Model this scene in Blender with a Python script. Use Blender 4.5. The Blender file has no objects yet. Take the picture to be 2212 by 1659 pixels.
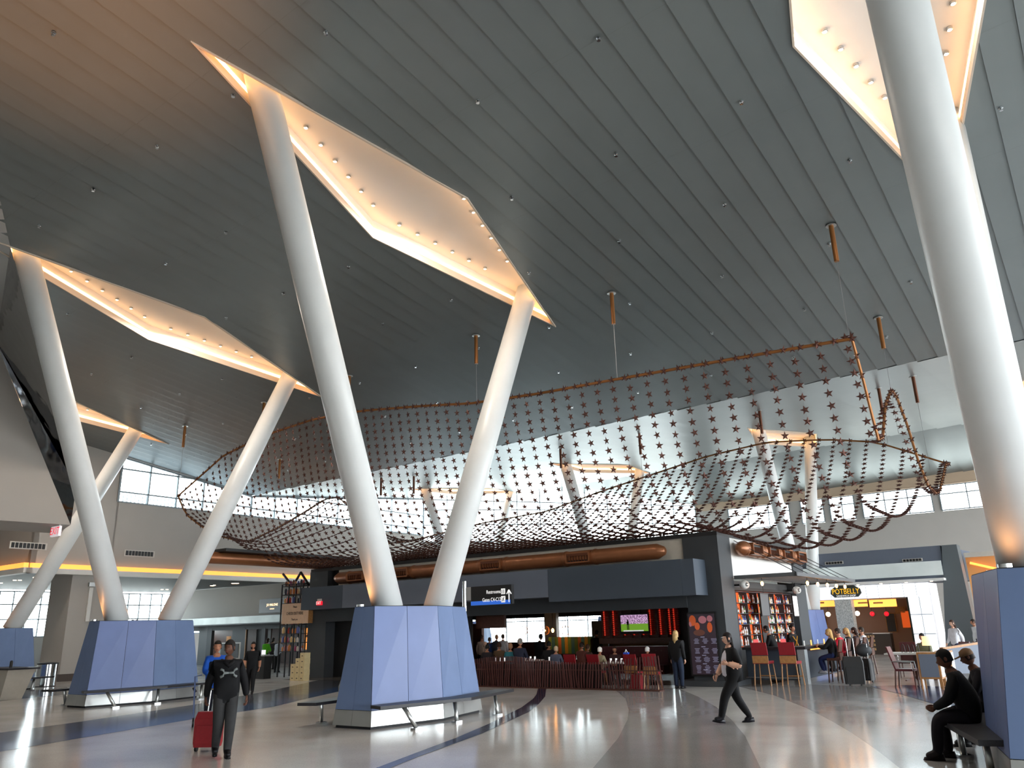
import bpy, math, random
from mathutils import Vector, Matrix
random.seed(7)
SC = bpy.context.scene
COL = SC.collection
# ------------------------------------------------------------------ camera, sky, exposure, large lights
H = 1.9
PITCH, ROLL, FPX = 0.301, 0.0267, 1702.0
_f = Vector((0, math.cos(PITCH), math.sin(PITCH)))
_r = Vector((1, 0, 0)); _u = _r.cross(_f)
_c, _s = math.cos(ROLL), math.sin(ROLL)
_r2 = _c*_r - _s*_u; _u2 = _s*_r + _c*_u
cd = bpy.data.cameras.new('camera'); cam = bpy.data.objects.new('camera', cd); COL.objects.link(cam)
cam.matrix_world = Matrix(((_r2.x, _u2.x, -_f.x, 0), (_r2.y, _u2.y, -_f.y, 0), (_r2.z, _u2.z, -_f.z, H), (0, 0, 0, 1)))
cd.sensor_width = 36; cd.lens = 36*FPX/2212; cd.clip_end = 600; cd.clip_start = .05
SC.camera = cam
vs = SC.view_settings
vs.view_transform = 'Standard'; vs.look = 'None'; vs.gamma = 1; vs.use_curve_mapping = False
vs.exposure = 0.28
cy = SC.cycles
cy.use_denoising = True; cy.max_bounces = 7; cy.diffuse_bounces = 4; cy.glossy_bounces = 3; cy.transmission_bounces = 4
cy.transparent_max_bounces = 12; cy.sample_clamp_indirect = 6; cy.caustics_reflective = False; cy.caustics_refractive = False
cy.use_adaptive_sampling = True; cy.adaptive_threshold = 0.03
try: cy.denoising_input_passes = 'RGB_ALBEDO_NORMAL'; cy.denoiser = 'OPENIMAGEDENOISE'
except Exception: pass
W = bpy.data.worlds.new('sky'); SC.world = W; W.use_nodes = True
nt = W.node_tree; nt.nodes.clear()
wo = nt.nodes.new('ShaderNodeOutputWorld'); bg = nt.nodes.new('ShaderNodeBackground')
tc = nt.nodes.new('ShaderNodeTexCoord'); sep = nt.nodes.new('ShaderNodeSeparateXYZ'); rp_ = nt.nodes.new('ShaderNodeValToRGB')
nt.links.new(tc.outputs['Generated'], sep.inputs[0]); nt.links.new(sep.outputs[2], rp_.inputs[0])
mr_ = nt.nodes.new('ShaderNodeMapRange'); mr_.inputs[1].default_value = -1; mr_.inputs[2].default_value = 1; nt.links.new(sep.outputs[2], mr_.inputs[0]); nt.links.new(mr_.outputs[0], rp_.inputs[0])
rp_.color_ramp.elements[0].position = .47; rp_.color_ramp.elements[0].color = (.40, .40, .39, 1)      # pale concrete apron below the horizon
rp_.color_ramp.elements[1].position = .505; rp_.color_ramp.elements[1].color = (.93, .97, 1, 1)
e_ = rp_.color_ramp.elements.new(.85); e_.color = (.74, .88, 1, 1)
nt.links.new(rp_.outputs[0], bg.inputs[0]); bg.inputs[1].default_value = 13.0
nt.links.new(bg.outputs[0], wo.inputs[0])

# ------------------------------------------------------------------ frames and helpers
PH = math.radians(54.0)
AX = Vector((math.cos(PH), math.sin(PH), 0)); BX = Vector((AX.y, -AX.x, 0))     # v axis, u axis of the hall
RZ = math.atan2(BX.y, BX.x)
def X(u, v, z=0.0): return Vector((u*BX.x + v*AX.x, u*BX.y + v*AX.y, z))
def UV(P): return (P[0]*BX.x + P[1]*BX.y, P[0]*AX.x + P[1]*AX.y)
def FL(px, py, z=0.0):                # point of the level plane z seen at a spot of the survey photograph
    d = _f + (px-1106)/FPX*_r2 - (py-829.5)/FPX*_u2
    t = (z-H)/d.z; return Vector((d.x*t, d.y*t, z))
def FU(px, py, z=0.0):
    p = FL(px, py, z); return UV(p)
def VU(px, py, v):                    # u, z of the upright plane v = const
    d = _f + (px-1106)/FPX*_r2 - (py-829.5)/FPX*_u2
    t = v/(d.x*AX.x + d.y*AX.y); return (d.x*BX.x+d.y*BX.y)*t, H+d.z*t
def ZN(u, v): return 14.887 + .0089*u - .1426*v
VF = 29.9
def ZF(u, v):
    z0 = 14.887 + .0089*u - .1426*VF
    if v <= 52.8: return z0 + .10*(v-VF)
    return z0 + 2.29 - .17*(v-52.8)
def lin(c): return tuple(((x/255)/12.92 if x/255 <= .04045 else ((x/255+.055)/1.055)**2.4) for x in c)
def mat(name, col, rough=.5, metal=0., nz=0., ns=8., bump=0., em=0., emc=None, spec=.5, alpha=1., coat=0.):
    m = bpy.data.materials.new(name); m.use_nodes = True; n = m.node_tree; b = n.nodes['Principled BSDF']
    c = lin(col) + (1,)
    b.inputs['Base Color'].default_value = c; b.inputs['Roughness'].default_value = rough; b.inputs['Metallic'].default_value = metal
    b.inputs['Specular IOR Level'].default_value = spec
    if coat: b.inputs['Coat Weight'].default_value = coat; b.inputs['Coat Roughness'].default_value = .05
    if nz or bump:
        t = n.nodes.new('ShaderNodeTexCoord'); x = n.nodes.new('ShaderNodeTexNoise'); x.inputs['Scale'].default_value = ns; x.inputs['Detail'].default_value = 3
        n.links.new(t.outputs['Object'], x.inputs['Vector'])
        if nz:
            r = n.nodes.new('ShaderNodeMixRGB'); r.blend_type = 'MULTIPLY'; r.inputs[0].default_value = 1; r.inputs[1].default_value = c
            mr = n.nodes.new('ShaderNodeMapRange'); mr.inputs[1].default_value = .3; mr.inputs[2].default_value = .7; mr.inputs[3].default_value = 1-nz; mr.inputs[4].default_value = 1+nz*.4
            n.links.new(x.outputs['Fac'], mr.inputs[0]); n.links.new(mr.outputs[0], r.inputs[2]); n.links.new(r.outputs[0], b.inputs['Base Color'])
        if bump:
            k = n.nodes.new('ShaderNodeBump'); k.inputs['Strength'].default_value = bump; k.inputs['Distance'].default_value = .01
            n.links.new(x.outputs['Fac'], k.inputs['Height']); n.links.new(k.outputs[0], b.inputs['Normal'])
    if em:
        b.inputs['Emission Color'].default_value = lin(emc or col) + (1,); b.inputs['Emission Strength'].default_value = em
    return m
def glassmat(name, tint=(240, 250, 250), refl=.08):
    m = bpy.data.materials.new(name); m.use_nodes = True; n = m.node_tree; n.nodes.clear()
    o = n.nodes.new('ShaderNodeOutputMaterial'); t = n.nodes.new('ShaderNodeBsdfTransparent'); g = n.nodes.new('ShaderNodeBsdfGlossy'); x = n.nodes.new('ShaderNodeMixShader')
    t.inputs[0].default_value = lin(tint)+(1,); g.inputs['Roughness'].default_value = .02; x.inputs[0].default_value = refl
    n.links.new(t.outputs[0], x.inputs[1]); n.links.new(g.outputs[0], x.inputs[2]); n.links.new(x.outputs[0], o.inputs[0]); return m
M = {}; REG = {}
class G:
    """collects geometry; build() links it as one mesh object"""
    def __init__(s): s.v = []; s.f = []; s.m = []; s.k = 0
    def mi(s, k): s.k = k; return s
    def add(s, vs_, fs):
        o = len(s.v); s.v += [tuple(p) for p in vs_]; s.f += [tuple(i+o for i in q) for q in fs]; s.m += [s.k]*len(fs); return s
    def box(s, x0, x1, y0, y1, z0, z1, M4=None):
        p = [(x0, y0, z0), (x1, y0, z0), (x1, y1, z0), (x0, y1, z0), (x0, y0, z1), (x1, y0, z1), (x1, y1, z1), (x0, y1, z1)]
        if M4: p = [M4 @ Vector(q) for q in p]
        return s.add(p, [(0, 3, 2, 1), (4, 5, 6, 7), (0, 1, 5, 4), (1, 2, 6, 5), (2, 3, 7, 6), (3, 0, 4, 7)])
    def hull(s, lo, hi):                  # two loops of equal length -> closed prism
        n = len(lo)
        return s.add(list(lo)+list(hi), [tuple(range(n-1, -1, -1)), tuple(range(n, 2*n))] + [(i, (i+1) % n, (i+1) % n+n, i+n) for i in range(n)])
    def prism(s, poly, z0, z1): return s.hull([(x, y, z0) for x, y in poly], [(x, y, z1) for x, y in poly])
    def tube(s, p, q, r, n=10, r2=None, cap=True):
        p = Vector(p); q = Vector(q); r2 = r if r2 is None else r2; d = (q-p).normalized()
        a = d.orthogonal().normalized(); b = d.cross(a)
        lo = [p+(a*math.cos(t)+b*math.sin(t))*r for t in [2*math.pi*i/n for i in range(n)]]
        hi = [q+(a*math.cos(t)+b*math.sin(t))*r2 for t in [2*math.pi*i/n for i in range(n)]]
        fs = [(i, (i+1) % n, (i+1) % n+n, i+n) for i in range(n)]
        if cap: fs += [tuple(range(n-1, -1, -1)), tuple(range(n, 2*n))]
        return s.add(lo+hi, fs)
    def path(s, pts, r, n=6):
        pts = [Vector(p) for p in pts]; rs = r if isinstance(r, (list, tuple)) else [r]*len(pts); ring = []; a = None
        for i, p in enumerate(pts):
            d = (pts[min(i+1, len(pts)-1)]-pts[max(i-1, 0)]).normalized()
            a = d.orthogonal().normalized() if a is None else (a-d*a.dot(d)).normalized()
            b = d.cross(a); ring += [p+(a*math.cos(2*math.pi*k/n)+b*math.sin(2*math.pi*k/n))*rs[i] for k in range(n)]
        fs = [(i*n+k, i*n+(k+1) % n, (i+1)*n+(k+1) % n, (i+1)*n+k) for i in range(len(pts)-1) for k in range(n)]
        fs += [tuple(range(n-1, -1, -1)), tuple(range((len(pts)-1)*n, len(pts)*n))]
        return s.add(ring, fs)
    def lathe(s, prof, c=(0, 0, 0), n=14, sx=1, sy=1):
        v = [(c[0]+r*math.cos(2*math.pi*k/n)*sx, c[1]+r*math.sin(2*math.pi*k/n)*sy, c[2]+z) for r, z in prof for k in range(n)]
        fs = [(i*n+k, i*n+(k+1) % n, (i+1)*n+(k+1) % n, (i+1)*n+k) for i in range(len(prof)-1) for k in range(n)]
        fs += [tuple(range(n-1, -1, -1)), tuple(range((len(prof)-1)*n, len(prof)*n))]
        return s.add(v, fs)
    def ball(s, c, r, n=10, m=6):
        r = r if isinstance(r, (tuple, list)) else (r, r, r)
        v = [(c[0]+r[0]*math.sin(math.pi*i/m)*math.cos(2*math.pi*k/n), c[1]+r[1]*math.sin(math.pi*i/m)*math.sin(2*math.pi*k/n), c[2]-r[2]*math.cos(math.pi*i/m)) for i in range(1, m) for k in range(n)]
        v += [(c[0], c[1], c[2]-r[2]), (c[0], c[1], c[2]+r[2])]; b = len(v)-2
        fs = [(i*n+k, i*n+(k+1) % n, (i+1)*n+(k+1) % n, (i+1)*n+k) for i in range(m-2) for k in range(n)]
        fs += [(b, (k+1) % n, k) for k in range(n)] + [(b+1, (m-2)*n+k, (m-2)*n+(k+1) % n) for k in range(n)]
        return s.add(v, fs)
    def xf(s, M4): s.v = [tuple(M4 @ Vector(p)) for p in s.v]; return s
    def mesh(s, name, mats, smooth=False):
        me = bpy.data.meshes.new(name); me.from_pydata(s.v, [], s.f)
        for m_ in (mats if isinstance(mats, (list, tuple)) else [mats]): me.materials.append(m_)
        if len(me.polygons): me.polygons.foreach_set('material_index', s.m)
        if smooth:
            me.polygons.foreach_set('use_smooth', [True]*len(me.polygons))
            if smooth != 'all':
                try: me.set_sharp_from_angle(angle=math.radians(40))
                except Exception: pass
        me.update(); return me
    def build(s, name, mats, parent=None, smooth=False):
        return link(name, s.mesh(name, mats, smooth), parent)
def link(name, me, parent=None, loc=None, rz=None):
    o = bpy.data.objects.new(name, me); COL.objects.link(o)
    if parent is not None: o.parent = parent; REG.setdefault(parent.name, []).append(o)
    if loc is not None: o.location = loc
    if rz is not None: o.rotation_euler.z = rz
    return o
def tag(o, label=None, cat=None, group=None, kind=None):
    if label: o['label'] = label
    if cat: o['category'] = cat
    if group: o['group'] = group
    if kind: o['kind'] = kind
    return o
def thing(name, label, cat, loc=(0, 0, 0), rz=None, group=None):
    return tag(link(name, None, None, loc, RZ if rz is None else rz), label, cat, group)
def struct(name, g, m, parent=None, smooth=False, label=None):
    o = g.build(name, m, parent, smooth)
    if parent is None: o['kind'] = 'structure'
    if label: o['label'] = label
    return o
def copytree(o, parent=None):
    c = o.copy(); COL.objects.link(c); c.parent = parent
    if parent is not None: REG.setdefault(parent.name, []).append(c)
    for ch in REG.get(o.name, []): copytree(ch, c)
    return c
def text_mesh(body, size, ext=.002, align='CENTER', font_scale_x=1.0):
    cu = bpy.data.curves.new('lettering', 'FONT'); cu.body = body; cu.size = size; cu.extrude = ext; cu.align_x = align; cu.align_y = 'CENTER'; cu.resolution_u = 3
    o = bpy.data.objects.new('lettering', cu); COL.objects.link(o)
    dg = bpy.context.evaluated_depsgraph_get(); me = bpy.data.meshes.new_from_object(o.evaluated_get(dg))
    bpy.data.objects.remove(o); bpy.data.curves.remove(cu)
    if font_scale_x != 1: me.transform(Matrix.Diagonal((font_scale_x, 1, 1, 1)))
    me.transform(Matrix.Rotation(math.pi/2, 4, 'X'))      # stands upright in the xz plane, faces -y
    return me
def lettering(body, size, m, parent, loc, rz=0., sx=1.0):
    me = text_mesh(body, size, font_scale_x=sx); me.materials.clear(); me.materials.append(m)
    return link('lettering', me, parent, loc, rz)
def poly_minus(poly, clip):
    """2-D convex polygon minus a convex clip polygon (counter-clockwise): list of convex pieces"""
    out = []; cur = poly
    for i in range(len(clip)):
        a = clip[i]; b = clip[(i+1) % len(clip)]
        def sd(p): return (b[0]-a[0])*(p[1]-a[1]) - (b[1]-a[1])*(p[0]-a[0])
        ins = []; ous = []
        n = len(cur)
        for k in range(n):
            p, q = cur[k], cur[(k+1) % n]; sp, sq = sd(p), sd(q)
            (ins if sp >= 0 else ous).append(p)
            if (sp >= 0) != (sq >= 0):
                t = sp/(sp-sq); x = (p[0]+t*(q[0]-p[0]), p[1]+t*(q[1]-p[1])); ins.append(x); ous.append(x)
        if len(ous) >= 3: out.append(ous)
        if len(ins) < 3: return out
        cur = ins
    return out
# ------------------------------------------------------------------ materials
def terrazzo(name, c, c2):
    m = mat(name, c, rough=.16, spec=.4); n = m.node_tree; b = n.nodes['Principled BSDF']
    t = n.nodes.new('ShaderNodeTexCoord'); v = n.nodes.new('ShaderNodeTexVoronoi'); v.inputs['Scale'].default_value = 55
    z = n.nodes.new('ShaderNodeTexNoise'); z.inputs['Scale'].default_value = .7; z.inputs['Detail'].default_value = 4
    r = n.nodes.new('ShaderNodeValToRGB'); r.color_ramp.elements[0].position = .1; r.color_ramp.elements[1].position = .5
    r.color_ramp.elements[0].color = lin(c2)+(1,); r.color_ramp.elements[1].color = lin(c)+(1,)
    q = n.nodes.new('ShaderNodeMixRGB'); q.blend_type = 'MULTIPLY'; q.inputs[0].default_value = .25
    n.links.new(t.outputs['Object'], v.inputs['Vector']); n.links.new(t.outputs['Object'], z.inputs['Vector'])
    n.links.new(v.outputs['Distance'], r.inputs[0]); n.links.new(r.outputs[0], q.inputs[1]); n.links.new(z.outputs['Fac'], q.inputs[2])
    n.links.new(q.outputs[0], b.inputs['Base Color'])
    mr = n.nodes.new('ShaderNodeMapRange'); mr.inputs[3].default_value = .10; mr.inputs[4].default_value = .2
    n.links.new(z.outputs['Fac'], mr.inputs[0]); n.links.new(mr.outputs[0], b.inputs['Roughness'])
    return m
M['ter'] = terrazzo('terrazzo_pale', (220, 217, 213), (198, 194, 190))
M['terg'] = terrazzo('terrazzo_grey', (176, 176, 176), (152, 152, 152))
M['terl'] = terrazzo('terrazzo_light', (228, 228, 224), (206, 206, 202))
M['terd'] = terrazzo('terrazzo_slate', (82, 84, 92), (62, 64, 72))
M['terb'] = terrazzo('terrazzo_blue', (66, 90, 130), (48, 68, 104))
M['ternavy'] = terrazzo('terrazzo_navy', (44, 50, 78), (30, 36, 62))
M['terk'] = terrazzo('terrazzo_brown', (118, 110, 102), (96, 88, 82))
M['panel'] = mat('ceiling_panel_paint', (132, 138, 138), rough=.38, metal=.5, nz=.05, ns=.6, spec=.5)
M['roof'] = mat('roof_slab', (120, 118, 116), rough=.8)
M['tube'] = mat('column_white_paint', (228, 232, 232), rough=.38, nz=.03, ns=2)
M['rim'] = mat('coffer_rim_plaster', (206, 190, 172), rough=.6)
M['soffit'] = mat('coffer_soffit_paint', (238, 234, 228), rough=.6, nz=.02, ns=1)
M['led'] = mat('warm_cove_lamp', (255, 190, 110), rough=.4, em=4.8, emc=(255, 198, 136))
M['spotg'] = mat('downlight_lens', (255, 240, 215), em=9, emc=(255, 225, 185))
M['chrome'] = mat('polished_chrome', (205, 208, 210), rough=.12, metal=1)
M['steel'] = mat('brushed_steel', (190, 192, 190), rough=.34, metal=.85, nz=.06, ns=3)
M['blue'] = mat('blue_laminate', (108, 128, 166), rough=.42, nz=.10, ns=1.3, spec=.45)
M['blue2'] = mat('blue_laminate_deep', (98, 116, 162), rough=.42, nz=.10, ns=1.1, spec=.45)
M['dark'] = mat('dark_shadow_gap', (22, 22, 26), rough=.7)
M['granite'] = mat('dark_granite', (44, 44, 48), rough=.4, spec=.3, nz=.3, ns=60)
M['wall'] = mat('grey_beige_wall', (176, 172, 166), rough=.75, nz=.03, ns=.8)
M['wallw'] = mat('white_wall', (208, 206, 200), rough=.7, nz=.03, ns=.8)
M['wallb'] = mat('beige_wall', (190, 168, 144), rough=.75, nz=.03, ns=.8)
M['walld'] = mat('dark_grey_wall', (84, 86, 88), rough=.6, nz=.05, ns=1)
M['skirt'] = mat('brown_skirting', (74, 64, 58), rough=.5)
M['frame'] = mat('window_frame_metal', (136, 146, 152), rough=.45, metal=.3)
M['glass'] = glassmat('window_glass')
M['mirror'] = mat('wavy_polished_metal', (190, 192, 194), rough=.06, metal=1, bump=0)
n = M['mirror'].node_tree; _b = n.nodes['Principled BSDF']; _t = n.nodes.new('ShaderNodeTexCoord'); _x = n.nodes.new('ShaderNodeTexNoise'); _x.inputs['Scale'].default_value = .6; _k = n.nodes.new('ShaderNodeBump'); _k.inputs['Distance'].default_value = .12; _k.inputs['Strength'].default_value = .5
n.links.new(_t.outputs['Object'], _x.inputs['Vector']); n.links.new(_x.outputs['Fac'], _k.inputs['Height']); n.links.new(_k.outputs[0], _b.inputs['Normal'])
M['char'] = mat('charcoal_paint', (52, 56, 60), rough=.6, nz=.08, ns=1.5)
M['charb'] = mat('blue_grey_paint', (98, 106, 120), rough=.6, nz=.05, ns=1.5)
M['chard'] = mat('slate_paint', (62, 72, 84), rough=.6, nz=.05, ns=1.5)
M['black'] = mat('black_paint', (18, 18, 20), rough=.5)
M['copper'] = mat('copper_duct_paint', (150, 96, 62), rough=.36, metal=.45, nz=.08, ns=4)
M['copperd'] = mat('copper_duct_dark', (104, 60, 38), rough=.4, metal=.4)
M['white'] = mat('white_paint', (224, 224, 220), rough=.5, nz=.02)
M['cream'] = mat('cream_plaster', (196, 190, 178), rough=.7, nz=.05)
M['wood'] = mat('oak_wood', (168, 118, 68), rough=.45, nz=.25, ns=14)
M['woodd'] = mat('dark_wood', (78, 44, 32), rough=.4, nz=.25, ns=14)
M['red'] = mat('red_upholstery', (140, 20, 30), rough=.55, nz=.1, ns=20)
M['exitr'] = mat('exit_letter_red', (210, 20, 40), em=.7, emc=(235, 30, 50))
M['exitw'] = mat('exit_sign_face', (240, 236, 240), em=.4, emc=(245, 238, 245))
M['warmbulb'] = mat('warm_bulb_glow', (255, 190, 110), em=30, emc=(255, 170, 80))
M['amber'] = mat('amber_light_panel', (255, 170, 80), em=1.7, emc=(255, 160, 70))
M['amberd'] = mat('amber_backlight', (200, 90, 40), em=.55, emc=(230, 90, 30))
M['litwhite'] = mat('backlit_white_glass', (245, 246, 250), em=.62, emc=(250, 250, 255), rough=.2)
M['letw'] = mat('white_letter', (245, 245, 245), rough=.5, em=.5, emc=(245, 245, 245))
M['letk'] = mat('black_letter', (30, 28, 26), rough=.5)
M['star'] = mat('bronze_star', (96, 62, 54), rough=.42, metal=.55, nz=.2, ns=3)
M['rod'] = mat('bronze_rod', (150, 98, 52), rough=.4, metal=.5)
M['wire'] = mat('steel_wire', (150, 150, 150), rough=.4, metal=.6)

def lamp(kind, name, loc, power, col, radius=.1, aim=None, spot=60, blend=.6, parent=None):
    d = bpy.data.lights.new(name, kind); d.energy = power; d.color = lin(col)
    if kind == 'AREA': d.shape = 'DISK'; d.size = radius*2
    else: d.shadow_soft_size = radius
    if kind == 'SPOT': d.spot_size = math.radians(spot); d.spot_blend = blend
    o = bpy.data.objects.new(name, d); COL.objects.link(o); o.location = loc
    if aim is not None: o.rotation_euler = (Vector(aim)-Vector(loc)).to_track_quat('-Z', 'Y').to_euler()
    if parent is not None: o.parent = parent
    return o
# ================================================================== the hall: floor, roof, walls, windows
g = G(); g.add([(-90, -40, 0), (80, -40, 0), (80, 110, 0), (-90, 110, 0)], [(0, 1, 2, 3)]); g.xf(Matrix.Translation((0, 0, -.12)))
g.add([X(-62, -16), X(24, -16), X(24, 63), X(-62, 63)], [(0, 1, 2, 3)])
g.v = g.v[4:]; g.f = [(0, 1, 2, 3)]; g.m = [0]
floor = struct('floor', g, M['ter'])
def P_(*a): return [FL(x, y) for x, y in a]
def inlay(upper, lower, m, z, label):
    pts = [(p.x, p.y) for p in upper] + [(p.x, p.y) for p in reversed(lower)]
    g = G(); n = len(upper)
    # a strip of quads between the two edges (both lists equally long), 3 mm proud slab
    for i in range(n-1):
        a, b, c, d = upper[i], upper[i+1], lower[i+1], lower[i]
        g.add([(p.x, p.y, z) for p in (d, c, b, a)], [(0, 1, 2, 3)])
    o = g.build('inlay', m, floor); o['label'] = label
def Q_(ox, oy, s, *a): return [FL(ox+x/s, oy+y/s) for x, y in a]
c1 = Q_(560, 1480, 2.011, (1545, 18), (1592, 60), (1606, 110), (1600, 150), (1560, 230), (1450, 360)) + [FL(1180, 1800)]
c2 = Q_(560, 1480, 2.011, (1820, 14), (1905, 50), (1985, 95), (2050, 150), (2110, 220), (2178, 360)) + [FL(1690, 1800)]
inlay(c1, c2, M['terg'], .002, 'grey terrazzo field between two curved edges')
c3 = [FL(*p) for p in ((1590, 1482), (1671, 1502), (1740, 1529), (1793, 1556), (1839, 1583), (1897, 1623), (1950, 1665), (2120, 1800))]
c4 = [FL(*p) for p in ((1600, 1481), (1740, 1478), (1876, 1484), (1960, 1505), (2040, 1530), (2200, 1580), (2400, 1640), (2700, 1800))]
c2b = c2[:6] + [FL(1668, 1720), c2[6]]
inlay(c2b, c3, M['terl'], .003, 'light terrazzo field between two curved edges')
inlay(c3, c4, M['terg'], .004, 'grey terrazzo field beside the bar')
inlay([FL(1880, 1483), FL(1960, 1480), FL(2040, 1484), FL(2120, 1492), FL(2260, 1510)], [FL(1890, 1486), FL(1948, 1500), FL(2029, 1524), FL(2110, 1548), FL(2250, 1580)], M['terb'], .006, 'blue terrazzo wedge')
b1 = Q_(560, 1480, 2.011, (1213, 8), (1205, 40), (1190, 60), (1140, 97), (1000, 168), (850, 232), (700, 288), (510, 360)) + [FL(640, 1730)]
b2 = Q_(560, 1480, 2.011, (1248, 8), (1242, 50), (1215, 82), (1170, 118), (970, 210), (800, 272), (690, 312), (570, 360)) + [FL(690, 1730)]
inlay(b1, b2, M['ternavy'], .005, 'navy terrazzo band curving across the floor')
u_ = [FL(*p) for p in ((-160, 1608), (0, 1583), (175, 1559), (415, 1523), (590, 1491), (662, 1475), (740, 1458))]
m_ = [FL(*p) for p in ((-160, 1632), (0, 1608), (130, 1588), (415, 1539), (590, 1513), (660, 1500), (731, 1483))]
l_ = [FL(*p) for p in ((-160, 1646), (0, 1624), (130, 1602), (415, 1554), (590, 1527), (660, 1510), (731, 1494))]
inlay(u_, m_, M['terd'], .003, 'slate terrazzo band'); inlay(m_, l_, M['terb'], .003, 'blue terrazzo band')
inlay([FL(-60, 1506), FL(20, 1497), FL(145, 1484)], [FL(-60, 1522), FL(20, 1512), FL(145, 1500)], M['terd'], .004, 'thin slate terrazzo band')
g = G(); g.add([X(-30.4, 23.9, .006), X(-9.3, 25.3, .006), X(-9.3, 34.5, .006), X(-30.4, 34.5, .006)], [(0, 1, 2, 3)])
g.build('inlay', M['terk'], floor)['label'] = 'brown floor of the restaurant'

TH = math.radians(55.46)
CX = Vector((math.cos(TH), math.sin(TH), 0)); CY = Vector((CX.y, -CX.x, 0))
CC = [Vector((-2.463+dx*k, 19.29+dy*k, 0)) for k in (-1, 0, 1, 2) for dx, dy in ((-9.66, 7.24),)]   # D A B C
RL, RW = 7.08, 1.742
def rhomb(c, L=RL, w=RW): return [c-CX*L, c+CY*w, c+CX*L, c-CY*w]     # ccw seen from above
far_c = [X(u, 45.6) for u in (-37.2, -25.6, -13.5, -1.4)]
roof_holes = [[UV(p) for p in rhomb(c)] for c in CC]
far_holes = [[UV(p) for p in rhomb(c, 7.0, 1.74)] for c in far_c]
def ccw(poly):
    a = sum(poly[i][0]*poly[(i+1) % len(poly)][1]-poly[(i+1) % len(poly)][0]*poly[i][1] for i in range(len(poly)))
    return poly if a > 0 else poly[::-1]
roof_holes = [ccw(h) for h in roof_holes]; far_holes = [ccw(h) for h in far_holes]
def cut(polys, holes):
    for h in holes:
        nx = []
        for p in polys: nx += poly_minus(p, h)
        polys = nx
    return polys
DIR = Vector((_f.x, _f.y, 0)).normalized()
PROF = [(0, -1.), (.3, -.62), (.65, -.22), (1, 0)]
def plate(u0, u1, v0, v1, Z, holes, drop=.036):
    """one ceiling plank, slightly bowed: its low edge laps over the next plank"""
    hs = [h for h in holes if not (max(p[0] for p in h) < u0 or min(p[0] for p in h) > u1 or max(p[1] for p in h) < v0 or min(p[1] for p in h) > v1)]
    g = G(); w = u1-u0
    for (ta, za), (tb, zb) in zip(PROF, PROF[1:]):
        a_, b_ = u0+ta*w, u0+tb*w
        for p in cut([[(a_, v0), (b_, v0), (b_, v1), (a_, v1)]], hs):
            def zz(q): return Z(*q) + drop*(za+(zb-za)*(q[0]-a_)/(b_-a_))
            g.add([X(q[0], q[1], zz(q)) for q in p], [tuple(range(len(p)-1, -1, -1))])
            if ta == 0:
                for i in range(len(p)):
                    a, b = p[i], p[(i+1) % len(p)]
                    if abs(a[0]-u0) < 1e-6 and abs(b[0]-u0) < 1e-6:
                        g.add([X(*a, zz(a)), X(*b, zz(b)), X(*b, Z(*b)+.01), X(*a, Z(*a)+.01)], [(0, 1, 2, 3)])
    return g
# near roof: planks as separate parts where they show large, the rest joined
PW = .66; U0, U1 = -42.24, 19.8
ceil = tag(link('ceiling', None), kind='structure'); rest = G()
vr = [-15.7, -11.8, -7.8, -3.9, 0., 3.9, 7.8, 11.7, 15.6, 19.5, 23.4, 27.2, 29.9]
cand = []
for i in range(int((U1-U0)/PW)+1):
    for j in range(len(vr)-1):
        u0 = U0+i*PW; c = X(u0+PW/2, (vr[j]+vr[j+1])/2, 11.5)-Vector((0, 0, H)); 
        zf = c.dot(_f); ok = zf > 1 and abs(c.dot(_r2))/zf < .78 and abs(c.dot(_u2))/zf < .62
        cand.append((0 if ok else 1, c.length, i, j))
cand.sort()
for n_, (bad, d, i, j) in enumerate(cand):
    u0 = U0+i*PW
    g = plate(u0, u0+PW-.004, vr[j], vr[j+1]-.004, ZN, roof_holes)
    if n_ < 300 and not bad: g.build('ceiling_panel', M['panel'], ceil)
    else:
        o_ = len(rest.v); rest.v += g.v; rest.f += [tuple(k+o_ for k in f) for f in g.f]; rest.m += g.m
tag(rest.build('ceiling_panel', M['panel'], ceil), kind='stuff')
def slab(poly, Z, up, holes):
    g = G()
    for p in cut([poly], holes): g.hull([X(*q, Z(*q)+up) for q in p], [X(*q, Z(*q)+up+.15) for q in p])
    return g
struct('ceiling_slab', slab([(-42.3, -16), (20, -16), (20, 29.9), (-42.3, 29.9)], ZN, .06, roof_holes), M['roof'], ceil)
struct('ceiling_slab', slab([(-62, -16), (-42.3, -16), (-42.3, 17.6), (-62, 17.6)], ZN, .06, []), M['roof'], ceil)
OUT = [(-44.0, 46.9), (-42.0, 45.75), (-26.7, 61.2), (-26.7, 80), (-44, 80)]   # outside the slanting far wall
# far roof beyond the valley: rises to a ridge, then falls to the far wall
g = G()
for i in range(int(62/1.32)):
    u0 = U0+i*1.32
    for a, b in ((29.9, 37), (37, 45), (45, 52.8), (52.8, 61.5)):
        q = plate(u0, u0+1.315, a, b-.01, ZF, far_holes+[OUT], .05); o_ = len(g.v); g.v += q.v; g.f += [tuple(k+o_ for k in f) for f in q.f]; g.m += q.m
far = tag(link('ceiling_far', None), kind='structure')
tag(g.build('ceiling_panel', M['panel'], far), kind='stuff')
struct('ceiling_slab', slab([(-42.3, 29.9), (20, 29.9), (20, 52.8), (-42.3, 52.8)], ZF, .06, far_holes+[OUT]), M['roof'], far)
struct('ceiling_slab', slab([(-42.3, 52.8), (20, 52.8), (20, 61.6), (-42.3, 61.6)], ZF, .06, [OUT]), M['roof'], far)

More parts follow.
